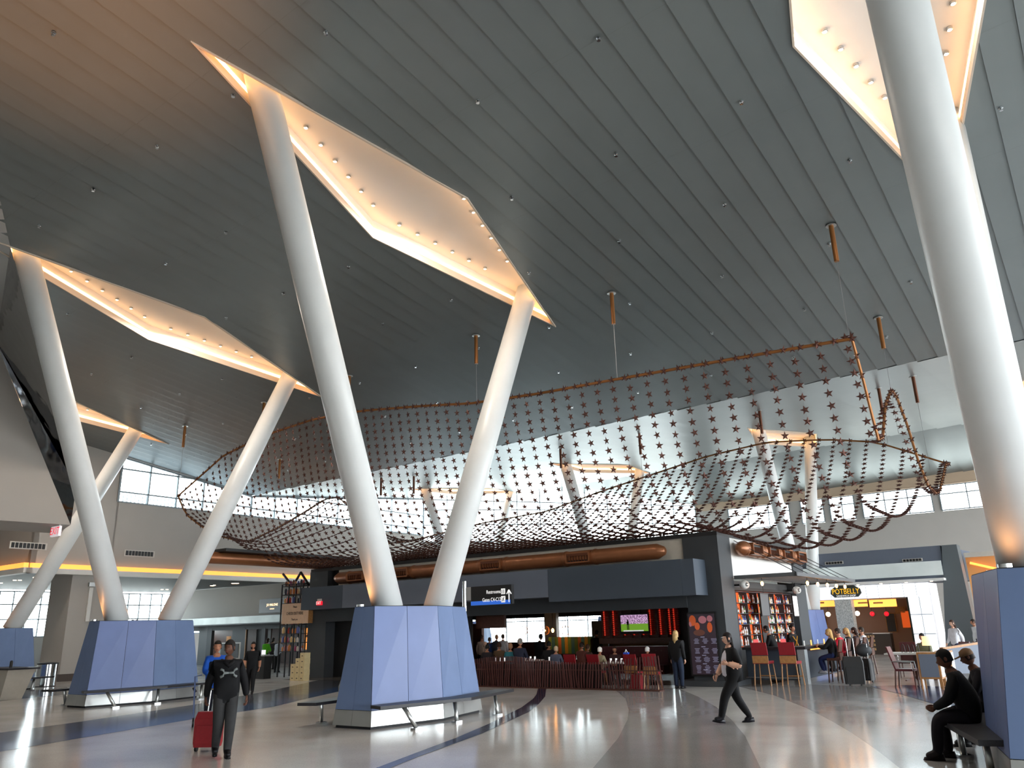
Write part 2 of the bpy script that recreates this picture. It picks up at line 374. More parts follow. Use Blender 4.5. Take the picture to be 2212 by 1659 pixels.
# ------------------------------------------------------------------ rhombus coffers with cove lamps and downlights
def coffer(c, Z, label, L=RL, w=RW, lights=True, name='light_coffer', group='rhombus light coffers'):
    zc = Z(*UV(c)); root = thing(name, label, 'ceiling light', (c.x, c.y, zc), TH, group)
    def P3(a, b, up): # local a along axis, b across (to the right = -y)
        w3 = c + CX*a + CY*b; return (a, -b, Z(*UV(w3)) - zc + up)
    def ring(k, up): return [P3(-L*k, 0, up), P3(0, w*k, up), P3(L*k, 0, up), P3(0, -w*k, up)]
    g = G(); a = ring(1.0, -.06); b = ring(1.0, .14); a2 = ring(.975, -.06); b2 = ring(.975, .14)
    g.add(a+b+a2+b2, [(i, (i+1) % 4, (i+1) % 4+8, i+8) for i in range(4)] + [(i+8, (i+1) % 4+8, (i+1) % 4+12, i+12) for i in range(4)] + [(i, i+4, (i+1) % 4+4, (i+1) % 4) for i in range(4)] + [(i+4, i+12, (i+1) % 4+12, (i+1) % 4+4) for i in range(4)])
    g.build('rim', M['rim'], root)
    g = G(); a = ring(1.0, .14); b = ring(1.0, .52)
    g.add(a+b, [(i, (i+1) % 4, (i+1) % 4+4, i+4) for i in range(4)]); g.build('side_wall', M['soffit'], root)
    g = G(); a = ring(1.0, .52); b = ring(1.0, .6); g.hull(a, b); g.build('soffit', M['soffit'], root)
    A = ring(.985, .16); B = ring(.985, .26); A2 = ring(.972, .16); B2 = ring(.972, .26)
    g = G()
    for i in range(4):
        j = (i+1) % 4; g.add([A[i], A[j], A2[j], A2[i], B[i], B[j], B2[j], B2[i]], [(0, 1, 2, 3), (7, 6, 5, 4), (3, 2, 6, 7), (0, 4, 5, 1)])
    g.build('light_strip', M['led'], root)
    if lights:
        el = math.hypot(L, w)
        lg = G(); lg.mi(0).lathe([(.062, 0), (.062, -.05), (.05, -.055)], (0, 0, 0), 10).mi(1).lathe([(.045, -.056), (.02, -.072)], (0, 0, 0), 10); me = lg.mesh('downlight', [M['chrome'], M['spotg']], True)
        for sa in (-1, 1):
            for sb in (-1, 1):
                for k in range(6):
                    t = (.55+.64*k)/el; aa = sa*L*t; bb = sb*w*(1-t) - sb*.42
                    link('downlight', me, root, P3(aa, bb, .52))
        # the light of the recessed downlights
        lamp('AREA', 'coffer_lamp', (0, 0, .30), 300, (255, 242, 228), 1.2, (0, 0, -5), parent=root)
    return root
lab = ['rhombus light coffer with dotted downlights cut by the right picture edge', 'largest rhombus light coffer with warm cove glow over the central column', 'rhombus light coffer over the left column, its near tip hidden by the mirrored bulkhead', 'farthest left rhombus light coffer, mostly behind the leaning column']
for c, l in zip(CC, lab): coffer(c, ZN, l)
labf = ['far warm coffer seen through the star net, leftmost of the far row', 'far warm coffer seen through the star net, above the middle of the kiosk roof', 'far warm coffer glowing behind the right half of the star net', 'far warm coffer hidden behind the right white column']
for c, l in zip(far_c, labf): coffer(c, ZF, l, 7.0, 1.74, False, group='far light coffers')

# ------------------------------------------------------------------ V columns on blue plinths
def plinth(root, far=False):
    L, we, wm, Lt, wt, wtm, Pz = 1.90, .57, .946, 1.60, .30, .74, 2.455
    def hx(t, k=0.):   # outline at height fraction t, grown by k
        l = L+(Lt-L)*t+k; a = we+(wt-we)*t+k; b = wm+(wtm-wm)*t+k
        return [(-l, a), (-l, -a), (0, -b), (l, -a), (l, a), (0, b)]     # y = left
    z1 = .36/Pz
    g = G(); g.hull([(*p, 0) for p in hx(0, -.06)], [(*p, .05) for p in hx(.02, -.06)]); g.build('kick', M['dark'], root)
    g = G(); g.hull([(*p, .05) for p in hx(.02, -.03)], [(*p, Pz-.02) for p in hx(1, -.03)]); g.build('core', M['dark'], root)
    g = G(); g.hull([(*p, Pz-.02) for p in hx(1, -.01)], [(*p, Pz) for p in hx(1, -.01)]); g.build('top_cap', M['dark'], root)
    def panels(t0, t1, m, name, th):
        lo = hx(t0); hi = hx(t1); lo2 = hx(t0, -.03); hi2 = hx(t1, -.03); z0, z2 = t0*Pz, t1*Pz
        for i in range(6):
            j = (i+1) % 6
            for a, b in ((.004, .497), (.503, .996)):
                def L_(p, q, t): return (p[0]+(q[0]-p[0])*t, p[1]+(q[1]-p[1])*t)
                g = G(); g.hull([(*L_(lo[i], lo[j], a), z0), (*L_(lo[i], lo[j], b), z0), (*L_(lo2[i], lo2[j], b), z0), (*L_(lo2[i], lo2[j], a), z0)],
                                [(*L_(hi[i], hi[j], a), z2), (*L_(hi[i], hi[j], b), z2), (*L_(hi2[i], hi2[j], b), z2), (*L_(hi2[i], hi2[j], a), z2)])
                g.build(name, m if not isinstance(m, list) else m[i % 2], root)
    panels(.022, z1-.004, M['steel'], 'base_panel', .03)
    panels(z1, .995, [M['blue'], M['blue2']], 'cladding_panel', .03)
colD = CC[0] - CX*1.0 + CY*.42
def column(c, Z, label, name='tilted_column', flip=False, plin=True):
    root = thing(name, label, 'column', (c.x, c.y, 0), TH, 'V-shaped columns')
    if plin: plinth(root)
    for s in (-1, 1):
        t = c+CX*s*5.38; zt = Z(*UV(t))+.5; b = s*.86
        g = G(); r = .345
        d = Vector((s*5.38-b, 0, zt-2.43)); p0 = Vector((b, 0, 2.40)); g.path([p0 + d*k for k in (0, .5, 1.0)], r, 28)
        o = g.build('leg', M['tube'], root, 'all')
    if plin:
        for (a_, b_) in ((-1.5, .22), (-.05, .46)):
            g = G(); g.lathe([(.09, 2.455), (.09, 2.5)], (a_, b_, 0), 12); g.build('uplight', M['chrome'], root, True)
            lamp('POINT', 'uplight_lamp', (a_, b_, 2.66), 5.5 if c is not colD else 2.5, (255, 176, 110), .08, parent=root)
    return root
labc = ['white V column with blue plinth at the right edge, men on its bench', 'white V column with blue plinth in the centre of the hall', 'white V column with blue plinth behind the man with the red suitcase', 'white V column with blue plinth at the far left beside the round bin']
cols = [column(c, ZN, l) for c, l in zip([colD]+CC[1:], labc)]
labk = ['slender far V column seen through the stars, leftmost', 'slender far V column seen through the stars above the kiosk', 'far V column behind the right part of the star net', 'far V column behind the right front column']
for c, l in zip(far_c, labk): column(c, ZF, l)['group'] = 'far V columns'

def T0(name, label, cat): return thing(name, label, cat, (0, 0, 0), 0)
# benches that wrap the long sides of the plinths
def bench(c, side, label):
    root = thing('bench', label, 'bench', (c.x, c.y, 0), TH, 'granite benches around the plinths')
    s = -side
    inn = [(-2.15, .80*s), (0, 1.10*s), (2.15, .80*s)]; out = [(2.3, 1.22*s), (0, 1.70*s), (-2.3, 1.22*s)]
    g = G(); pl = inn+out; pl = pl if s < 0 else pl[::-1]
    if sum(pl[i][0]*pl[(i+1) % 6][1]-pl[(i+1) % 6][0]*pl[i][1] for i in range(6)) < 0: pl = pl[::-1]
    g.prism(pl, .44, .50); g.build('seat', M['granite'], root)
    for a, tilt in ((-1.55, .16), (-.05, -.12), (1.45, -.12)):
        g = G(); g.tube((a-tilt*.5, 1.22*s, .44), (a+tilt*.7, 1.40*s, .03), .045, 10)
        lg = g.build('leg', M['steel'], root, 'all')
        g = G(); g.box(a+tilt*.7-.1, a+tilt*.7+.1, 1.40*s-.07, 1.40*s+.07, 0, .035); g.build('foot_plate', M['chrome'], lg)
    return root
root = T0('bench', 'dark granite bench with two seated men at the right plinth', 'bench')
bp = [FL(*p, .5) for p in ((2020, 1548), (2125, 1537), (2215, 1600), (2112, 1598))]
g = G(); g.hull([(p.x, p.y, .43) for p in bp][::-1], [(p.x, p.y, .5) for p in bp][::-1]); g.build('seat', M['granite'], root)
for (px, py) in ((2068, 1562), (2125, 1590), (2190, 1592)):
    t_ = FL(px, py, .43); lg = G().tube(t_, (t_.x-.05, t_.y-.12, .03), .045, 10).build('leg', M['steel'], root, 'all'); G().box(t_.x-.15, t_.x+.05, t_.y-.2, t_.y-.04, 0, .035).build('foot_plate', M['chrome'], lg)
bench(CC[1], 1, 'dark granite bench along the front of the central plinth'); bench(CC[1], -1, 'dark granite bench mostly hidden behind the central plinth')
bench(CC[2], 1, 'dark granite bench in front of the left plinth'); bench(CC[2], -1, 'granite bench hidden behind the left plinth')
bench(CC[3], 1, 'granite bench behind the round steel bin, at the far left plinth')
# ------------------------------------------------------------------ walls and windows
def wallbox(name, a, b, z0, z1, m, t=.25, parent=None, label=None):
    a = Vector(a[:2]).to_3d(); b = Vector(b[:2]).to_3d(); d = (b-a).normalized(); n = Vector((-d.y, d.x, 0))*t
    g = G(); g.hull([(a.x, a.y, z0), (b.x, b.y, z0), (b.x+n.x, b.y+n.y, z0), (a.x+n.x, a.y+n.y, z0)], [(a.x, a.y, z1), (b.x, b.y, z1), (b.x+n.x, b.y+n.y, z1), (a.x+n.x, a.y+n.y, z1)])
    return struct(name, g, m, parent, label=label)
NW = [0]
def window(a, b, z0, ztop, nu, rows, name=None, fr=.07, dp=.14, pane=True, fins=None):
    """glazed opening between plan points a and b; rows = heights of the transoms; ztop = number or function(point)"""
    NW[0] += 1; root = tag(link('window_%d' % NW[0], None), kind='structure')
    a = Vector(a[:2]).to_3d(); b = Vector(b[:2]).to_3d(); L = (b-a).length; d = (b-a)/L; n = Vector((-d.y, d.x, 0))
    zt = ztop if callable(ztop) else (lambda p: ztop)
    def bar(p, q, z0_, z1_, q0=None, q1=None):
        g = G(); q0 = z0_ if q0 is None else q0; q1 = z1_ if q1 is None else q1
        g.hull([(p.x-n.x*dp/2, p.y-n.y*dp/2, z0_), (q.x-n.x*dp/2, q.y-n.y*dp/2, q0), (q.x+n.x*dp/2, q.y+n.y*dp/2, q0), (p.x+n.x*dp/2, p.y+n.y*dp/2, z0_)],
               [(p.x-n.x*dp/2, p.y-n.y*dp/2, z1_), (q.x-n.x*dp/2, q.y-n.y*dp/2, q1), (q.x+n.x*dp/2, q.y+n.y*dp/2, q1), (p.x+n.x*dp/2, p.y+n.y*dp/2, z1_)])
        return g
    for i in range(nu+1):
        p = a+d*(L*i/nu); bar(p-d*fr/2, p+d*fr/2, z0, zt(p)).build('mullion', M['frame'], root)
    for z in [z0]+list(rows): bar(a, b, z-fr/2, z+fr/2).build('transom', M['frame'], root)
    bar(a, b, zt(a)-fr, zt(a), zt(b)-fr, zt(b)).build('head', M['frame'], root)
    if fins:
        g = G(); k_ = int(L/.22)
        for i in range(k_):
            p = a+d*(L*(i+.5)/k_)+n*.5; q = p+n*.12+d*.02; g.hull([(p.x, p.y, z0), (p.x+d.x*.03, p.y+d.y*.03, z0), (q.x+d.x*.03, q.y+d.y*.03, z0), (q.x, q.y, z0)], [(p.x, p.y, fins), (p.x+d.x*.03, p.y+d.y*.03, fins), (q.x+d.x*.03, q.y+d.y*.03, fins), (q.x, q.y, fins)])
        tag(g.build('sun_fin', M['frame'], root), kind='stuff')
    if pane:
        for i in range(nu):
            p = a+d*(L*i/nu+fr/2); q = a+d*(L*(i+1)/nu-fr/2); zs = [z0]+list(rows)
            for k, z in enumerate(zs):
                zu = zs[k+1] if k+1 < len(zs) else None
                g = G(); g.add([(p.x, p.y, z+fr/2), (q.x, q.y, z+fr/2), (q.x, q.y, zu-fr/2 if zu else zt(q)-fr), (p.x, p.y, zu-fr/2 if zu else zt(p)-fr)], [(0, 1, 2, 3)])
                g.build('pane', M['glass'], root)
    return root
def ztN(p): return min(ZN(*UV(p)), 99)-.05
def ztF(p): return ZF(*UV(p))-.05
K1 = X(-42, 45.6); K2 = K1+22.2*Vector((math.cos(math.radians(9)), math.sin(math.radians(9)), 0)); K2u, K2v = UV(K2)
# left wall upper band, clerestory
wallbox('wall_left', X(-42, 21.5), X(-42, 45.6), 5.2, 8.93, M['wall'])
wallbox('wall_left_near', X(-42, 17.6), X(-42, 19.7), 5.2, 14, M['wall'])
wallbox('wall_left_return', X(-62, 17.6), X(-42, 17.6), 5.2, 14, M['wall'])
window(X(-42, 21.5), X(-42, 29.9), 8.96, ztN, 5, [9.5, 10.75], fins=9.5)
window(X(-42, 29.9), X(-42, 45.6), 8.96, ztF, 9, [9.45, 10.45], fins=9.45)
# far wall (faces us) and right far wall
wallbox('wall_back', K1, K2, 5.2, 8.45, M['wall'])
window(K1, K2, 8.45, ztF, 12, [9.75, 10.9])
wallbox('wall_right_far', K2, X(-1.0, K2v), 0, 8.85, M['wall'])
wallbox('wall_right_top', K2, X(-1.0, K2v), 10.65, 13.2, M['wallb'])
def pxu(px, py): return VU(px, py, K2v)[0]
grp = [(1574, 1704), (1732, 1778), (1795, 1846), (1866, 2016), (2037, 2158)]
prev = K2u
for k, (a, b) in enumerate(grp):
    ua = VU(a, 1110, K2v)[0]; ub = VU(b, 1095, K2v)[0]
    wallbox('wall_right_pier', X(prev, K2v), X(ua, K2v), 8.85, 10.65, M['wall']); prev = ub
    window(X(ua, K2v), X(ub, K2v), 8.9, 10.62, 3 if k in (0, 3) else 2, [10.0])
wallbox('wall_right_pier', X(prev, K2v), X(20, K2v), 8.85, 10.65, M['wall'])
wallbox('wall_right_far_end', X(-1, K2v), X(20, K2v), 0, 8.85, M['wall']); wallbox('wall_right_top_end', X(-1, K2v), X(20, K2v), 10.65, 13.4, M['wallb'])
# unseen sides: glazing on the right, walls closed up to hold back daylight
window(X(20, 61), X(20, -16), .3, lambda p: (ZF(*UV(p)) if UV(p)[1] > VF else ZN(*UV(p)))-.05, 20, [2.5, 6, 9], pane=False)
wallbox('wall_near', X(-62, -16), X(-30, -16), 0, 17.2, M['wallw'])
wallbox('wall_near_upper', X(-30, -16), X(20, -16), 0, 17.2, M['wallw'])  # unseen; closed to the floor to cut light on the plinth faces
wallbox('wall_right_light_block', X(20, -16), X(20, 24), 6, 17.2, M['wallw'])  # unseen; added over the glazing to keep daylight off the near ceiling
wallbox('wall_near_left', X(-62, 17.6), X(-62, -16), 0, 17.0, M['wallw'])
# ground-level glazing beneath the far wall and left of the shops, lower ceiling over the side zone
window(K1, K2, .4, 5.15, 14, [2.4, 3.9], fins=5.1)
wallbox('wall_outer_left', X(-58, 40), X(-58, 61), 0, 5.2, M['walld'])
window(X(-58, 17.6), X(-58, 40), 2.2, 5.1, 26, [3.3, 4.25], pane=True); wallbox('wall_outer_sill', X(-58, 17.6), X(-58, 40), 0, 2.2, M['wall'])
g = G(); g.hull([X(-58.2, 17.5, 5.2), X(-42, 17.5, 5.2), X(-42, 45.6, 5.2), X(-58.2, 61, 5.2)], [X(-58.2, 17.5, 5.4), X(-42, 17.5, 5.4), X(-42, 45.6, 5.4), X(-58.2, 61, 5.4)])
struct('ceiling_low', g, M['walld'])
g = G(); g.hull([X(-42, 17.3, 5.05), X(-41.6, 17.3, 5.05), X(-41.6, 45.2, 5.05), X(-42, 45.6, 5.05)], [X(-42, 17.3, 5.3), X(-41.6, 17.3, 5.3), X(-41.6, 45.2, 5.3), X(-42, 45.6, 5.3)])
struct('trim_1', g, M['white'], label='white cove lip under the left wall')
g = G(); g.hull([X(-58, 17.2, 5.05), X(-41.6, 17.2, 5.05), X(-41.6, 17.6, 5.05), X(-58, 17.6, 5.05)], [X(-58, 17.2, 5.3), X(-41.6, 17.2, 5.3), X(-41.6, 17.6, 5.3), X(-58, 17.6, 5.3)])
struct('trim_2', g, M['white'])
M['led2'] = mat('amber_cove_strip', (255, 180, 90), em=1.3, emc=(255, 158, 66))
root = thing('cove_light', 'long amber cove light strip along the bottom of the left wall', 'light', X(-42, 31, 5.3))
g = G(); g.box(.02, .2, -13.4, 14.5, 0, .24); g.build('lamp_strip', M['led2'], root)
root = thing('cove_light', 'short amber cove light strip at the far left edge', 'light', X(-49, 17.5, 5.3))
g = G(); g.box(-9, 7.2, -.25, -.02, 0, .24); g.build('lamp_strip', M['led2'], root)
# tall pillar at the left wall
wz = ZN(-42, 19.7)
g = G(); g.prism([(0, 0), (2.2, 0), (2.2, 1.9), (0, 1.9)], 0, wz); g.xf(Matrix.Translation(X(-44.2, 19.7)) @ Matrix.Rotation(RZ, 4, 'Z')); struct('wall_pillar', g, M['wall'])
g = G(); g.prism([(-.02, -.03), (2.23, -.03), (2.23, 1.93), (-.02, 1.93)], 0, .34); g.xf(Matrix.Translation(X(-44.2, 19.7)) @ Matrix.Rotation(RZ, 4, 'Z')); struct('baseboard_pillar', g, M['skirt'])
# diagonal bulkhead: beige face with a sloping mirrored soffit
root = thing('mirrored_bulkhead', 'beige bulkhead with wavy mirrored metal slope at the left edge', 'bulkhead', (0, 0, 0), 0)
c = 32.5
t1 = X(-c, 14.9, 6.3); t2 = X(-c, 11.4, 12.77); t0 = X(-c, 15.15, 6.35)
g = G(); g.hull([X(-c, 14.9, 6.25), X(-c, 3, 6.0), X(-c, 3, ZN(-c, 3)), X(-c, 11.2, 12.9)], [X(-c-3, 15.8, 6.25), X(-c-3, 3, 6.0), X(-c-3, 3, ZN(-c, 3)), X(-c-3, 11.2, 12.9)])
g.build('face', M['wall'], root)
g = G(); g.add([X(-c, 14.9, 6.25), X(-c+.02, 11.2, 12.9), X(-22.2, 7.05, 13.66), X(-25.0, 8.55, 13.42), X(-33.0, 15.15, 7.84), X(-20, 5.6, 13.9), X(-c+.02, 3, ZN(-c, 3)), X(-18, 3, ZN(-18, 3))], [(0, 4, 3, 1), (1, 3, 2), (1, 2, 5), (1, 5, 7, 6)])
g.build('mirror_panel', M['mirror'], root)

_q = X(-12.5, 2.6, .5)
lamp('SPOT', 'floor_uplight_lamp', _q, 6500, (255, 172, 104), .2, X(-14.2, 4.2, 14), 50, 1.0)
# ================================================================== kiosk with restaurant and bar
BASE = {}
ORD = ['first', 'second', 'third', 'fourth', 'fifth', 'sixth', 'seventh', 'eighth', 'ninth', 'tenth', 'eleventh', 'twelfth', 'thirteenth', 'fourteenth', 'fifteenth', 'sixteenth', 'seventeenth', 'eighteenth', 'nineteenth', 'twentieth', 'twenty-first', 'twenty-second', 'twenty-third', 'twenty-fourth', 'twenty-fifth', 'twenty-sixth', 'twenty-seventh', 'twenty-eighth', 'twenty-ninth', 'thirtieth']
def SU(px, py, u):                    # v, z of the upright plane u = const
    d = _f + (px-1106)/FPX*_r2 - (py-829.5)/FPX*_u2
    t = u/(d.x*BX.x + d.y*BX.y); return (d.x*AX.x+d.y*AX.y)*t, H+d.z*t
def T(name, label, cat, u, v, z=0., group=None, rz=None):
    r = thing(name, label, cat, X(u, v, z), rz, group); BASE[r.name] = (u, v, z); return r
def P(root, name, g, m, smooth=False, top=None, label=None):
    b = BASE[(top or root).name]; g.v = [(p[0]-b[0], p[1]-b[1], p[2]-b[2]) for p in g.v]
    o = g.build(name, m, root, smooth)
    if label: o['label'] = label
    return o
def bx(*a): return G().box(*a)
KL, KR, KF, KB, KT = -30.6, -10.2, 25.4, 34.3, 4.84
k = T('restaurant_kiosk', 'dark kiosk with copper ducts housing restaurant and bar under the star net', 'kiosk', -20.4, 30)
P(k, 'roof', bx(KL, KR, KF-.02, KB, 4.70, KT), M['black'])
P(k, 'roof_deck', bx(KL+.1, KR-.1, KF+.1, KB-.1, 2.96, 3.06), M['black'])
P(k, 'pier', bx(KL, -29.35, KF-.05, KF+1.2, 0, 4.7), M['char'])
P(k, 'pier', bx(-11.45, KR, KF-.04, 26.45, 0, 4.7), M['char'])
P(k, 'pier', bx(-10.9, KR, 33.0, KB, 0, 4.7), M['char'])
P(k, 'pier', bx(KL, KL+.6, KB-.6, KB, 0, 4.7), M['char'])
P(k, 'side_wall', bx(KL, KL+.15, KF+1.2, KB-.6, 0, 4.7), M['char'])
P(k, 'recess_panel', bx(-29.35, -28.7, KF+.3, KF+.4, 3.9, 4.7), M['black'])
P(k, 'upper_panel', bx(-28.7, -11.45, KF+.05, KF+.2, 3.9, 4.7), M['cream'])
P(k, 'upper_panel', bx(KR-.2, KR-.05, 26.45, 33.0, 3.35, 4.7), M['white'])
P(k, 'fascia_panel', bx(-30.0, -27.25, 24.4, KF, 2.95, 3.93), M['chard'])
P(k, 'fascia_panel', bx(-27.24, -16.36, 24.4, KF, 2.95, 3.93), M['charb'])
P(k, 'fascia_panel', bx(-16.35, -11.15, 24.4, KF, 2.78, 3.93), M['chard'])
P(k, 'fascia_panel', bx(-11.15, -10.7, 24.41, KF, 2.78, 3.92), M['chard'])
P(k, 'lintel', bx(-29.35, -11.45, KF-.1, KF+.3, 2.42, 2.95), M['char'])
P(k, 'inner_soffit', bx(-29.3, -11.5, KF+.3, KB-.1, 2.85, 2.95), M['black'])
P(k, 'door_recess', bx(-29.35, -28.0, KF+.5, KF+.6, 0, 2.9), M['black'])  # black sheet puts in the dark of the open doorway
P(k, 'wall_panel', bx(-28.0, -26.5, KF+.9, KF+1.0, 0, 2.6), M['cream'])
P(k, 'wall_panel', bx(-26.5, -21.5, KF+.9, KF+1.0, 0, 2.9), M['black'])
P(k, 'base_plate', bx(-11.9, -9.95, KF-.5, 26.4, 0, .16), M['char'])
P(k, 'cross_wall', bx(-10.9, -10.55, 26.5, 33.0, 0, 3.3), M['walld'])
P(k, 'timber_panel', bx(-21.5, VU(1092, 1350, KF+1.3)[0], KF+1.2, KF+1.35, VU(1060, 1357, KF+1.3)[1], 2.6), M['woodd'])
def duct(label, a, b, z, v, r, grilles, rot=False):
    """copper duct run along u (or along v if rot), with collars and louvred boxes"""
    root = T('copper_duct', label, 'duct', a if not rot else v, v if not rot else a, z, 'copper ducts')
    def pt(s_, y, zz): return (s_, y, zz) if not rot else (y, s_, zz)
    n = 20; d = b-a
    g = G(); g.path([pt(a+.0, v, z), pt(a+.04, v, z), pt(a+.3, v, z), pt(b-.3, v, z), pt(b-.04, v, z), pt(b, v, z)], [r*.3, r*.55, r, r, r*.55, r*.3], n)
    P(root, 'pipe', g, M['copper'], True)
    for q in grilles:
        sd = -1 if not rot else 1
        for e in (-.62, .62):
            g = G(); g.path([pt(q+e-.09, v, z), pt(q+e-.03, v, z), pt(q+e+.03, v, z), pt(q+e+.09, v, z)], [r*1.02, r*1.09, r*1.09, r*1.02], n); P(root, 'collar', g, M['copper'], True)
        g = G(); y0, y1 = (v-r-.07, v-r*.5) if not rot else (v+r*.5, v+r+.07)
        def bb(s0, s1, ya, yb, za, zb): return (s0, s1, ya, yb, za, zb) if not rot else (ya, yb, s0, s1, za, zb)
        f = P(root, 'grille_frame', g.box(*bb(q-.5, q+.5, y0, y1, z+.14, z+.2)).box(*bb(q-.5, q+.5, y0, y1, z-.2, z-.15)).box(*bb(q-.5, q-.45, y0, y1, z-.2, z+.2)).box(*bb(q+.45, q+.5, y0, y1, z-.2, z+.2)), M['copper'])
        g = G(); ym = (y0*.5+y1*.5)
        g.mi(0).box(*bb(q-.45, q+.45, ym-.01, ym+.01, z-.15, z+.14))
        for j in range(8): g.mi(1).box(*bb(q-.43+j*.118, q-.415+j*.118, min(y0+.02, ym), max(y1-.02, ym) if rot else ym, z-.15, z+.06))
        g.mi(1).box(*bb(q-.45, q+.45, min(y0+.01, y0), y0+.03 if not rot else y1-.0, z+.05, z+.14)) if not rot else None
        o = P(f, 'louvre', g, [M['black'], M['copperd']], top=root)
    for q in [a+.8, (a+b)/2, b-.6]:
        g = G(); w_ = .16
        g.box(*( (q-.04, q+.04, v, v+r+.08, z-.03, z+.03) if not rot else (v-r-.08, v, q-.04, q+.04, z-.03, z+.03))); P(root, 'bracket', g, M['steel'])
    return root
duct('long copper duct along the kiosk front over the blue-grey fascia', -28.5, -11.95, 4.30, 25.08, .26, [-26.9, -24.2, -19.3, -15.3])
duct('copper duct over the bar on the right side of the kiosk', 26.5, 33.6, 4.33, -9.93, .24, [27.6, 29.3, 30.9, 32.6], True)
# left pavilion: black roof edge with its own copper duct
pv = T('pavilion_canopy', 'black flat roof edge above the thick copper duct left of the kiosk', 'canopy', -30.7, 24)
P(pv, 'slab', bx(-31.6, -29.9, 20.2, 27.5, 5.36, 5.48), M['black']); P(pv, 'beam', bx(-31.0, -30.85, 24.5, 27.4, 5.2, 5.36), M['black']); P(pv, 'post', bx(KL+.1, KL+.3, 26.6, 26.8, 4.84, 5.36), M['black'])
duct('thick copper duct left of the kiosk under the black roof edge', 19.4, 27.2, 5.12, -30.6, .25, [], True)
# canopy over the bar, hung on rods, with bulbs
cu, cv = FU(1690, 1240, 3.38)
can = T('bar_canopy', 'grey slatted canopy hung on rods above the bar', 'canopy', KR, 26.5, 3.3)
g = G(); CU = max(cu, -8.1); g.box(KR, CU, 26.5, 26.6, 3.30, 3.42).box(CU-.1, CU, 26.5, 33.9, 3.30, 3.42).box(KR, CU, 33.8, 33.9, 3.30, 3.42); P(can, 'edge_beam', g, M['walld'])
for i in range(7):
    uu = KR+.2+(CU-KR-.4)*i/6; P(can, 'slat', bx(uu-.035, uu+.035, 26.6, 33.8, 3.33, 3.39), M['walld'])
for i in range(6):
    vv = 26.9+1.3*i; g = G(); g.tube((KR-.02, vv, 4.62), (CU-.1, vv, 3.42), .014, 5); P(can, 'rod', g, M['char'])
for i, (px, py) in enumerate([(1634, 1254), (1695, 1252), (1717, 1256), (1738, 1258), (1758, 1261), (1776, 1263)]):
    vv = 27.2+1.2*i if i else 26.9; uu = CU-.25 if i else CU-1.3
    b = T('pendant_bulb', ['bulb hanging nearest the pier under the bar canopy', 'first bulb of the outer row under the bar canopy', 'second bulb of the outer canopy row', 'third bulb of the outer canopy row', 'fourth bulb of the outer canopy row', 'farthest bulb of the outer canopy row'][i], 'bulb', uu, vv, 3.3, 'bulbs under the canopy')
    g = G(); g.tube((uu, vv, 3.33), (uu, vv, 3.2), .015, 6); P(b, 'socket', g, M['black'])
    g = G(); g.ball((uu, vv, 3.13), (.05, .05, .075), 10, 6); P(b, 'glass_bulb', g, M['warmbulb'], True)
for (px, py, l) in ((1608, 1263, 'white oval speaker under the near end of the canopy'), (1721, 1275, 'white oval speaker at the far end of the shelves')):
    vv, zz = SU(px, py, KR+.25); b = T('speaker', l, 'speaker', KR+.25, vv, zz)
    g = G(); g.ball((KR+.25, vv, zz), (.16, .22, .15), 12, 8); P(b, 'shell', g, M['white'], True)
    g = G(); g.ball((KR+.36, vv-.1, zz), (.07, .07, .07), 10, 6); P(b, 'cone', g, M['steel'], True)
    P(b, 'bracket', bx(KR-.3, KR+.2, vv-.03, vv+.03, zz-.03, zz+.03), M['black'])
# bottle shelves
SF = -10.42
shf = T('bottle_shelf', 'tall backlit bottle shelves behind the bar', 'shelf', SF, 29.5)
P(shf, 'back_panel', bx(SF-.12, SF-.1, 26.6, 32.4, 1.1, 2.95), M['amberd'])
rows = [1.16, 1.50, 1.85, 2.20, 2.55, 2.92]
for z in rows: P(shf, 'shelf_board', bx(SF-.1, SF+.18, 26.6, 32.4, z-.02, z), M['char'])
for v_ in (26.6, 27.6, 28.6, 29.5, 30.4, 31.4, 32.38): P(shf, 'upright', bx(SF-.1, SF+.18, v_-.015, v_+.015, 1.1, 2.92), M['char'])
P(shf, 'dark_opening_sheet', bx(SF+.16, SF+.2, 28.75, 29.45, 0.2, 2.2), M['black'])  # black sheet put in as the shade of an opening between the shelves
bot = []
for i, c in enumerate([(190, 200, 205), (60, 110, 60), (200, 120, 40), (230, 200, 120), (200, 60, 40), (110, 60, 30), (220, 225, 230), (60, 90, 150)]):
    mm = mat('bottle_glass_%s' % 'abcdefgh'[i], c, rough=.08, spec=.8, em=.12, emc=c)
    g = G(); g.lathe([(.035, 0), (.038, .01), (.038, .17), (.014, .21), (.013, .27)], (0, 0, 0), 8); me = g.mesh('bottle', mm, True)
    g2 = G(); g2.lathe([(.0385, .05), (.0385, .13)], (0, 0, 0), 8); me2 = g2.mesh('bottle_label', M['white'] if i % 2 else M['cream'], True); bot.append((me, me2, c))
cn = ['clear', 'green', 'amber', 'pale gold', 'red', 'brown', 'clear tall', 'blue']
for r_, z in enumerate(rows[:-1]):
    cnt = 0
    for j in range(30):
        vv = 26.7+j*.19+random.uniform(-.03, .03)
        if 28.7 < vv < 29.5 and r_ < 3: continue
        if random.random() < .14: continue
        i = random.randrange(8)
        o = link('bottle', bot[i][0], None, X(SF+.1, vv, z), RZ); s_ = random.uniform(.8, 1.1); o.scale = (s_, s_, s_)
        tag(o, '%s bottle, %s from the left on the %s bar shelf' % (cn[i], ORD[cnt], ['lowest', 'second lowest', 'middle', 'second highest', 'top'][r_]), 'bottle', 'bottles behind the bar'); cnt += 1
        link('bottle_label', bot[i][1], o)
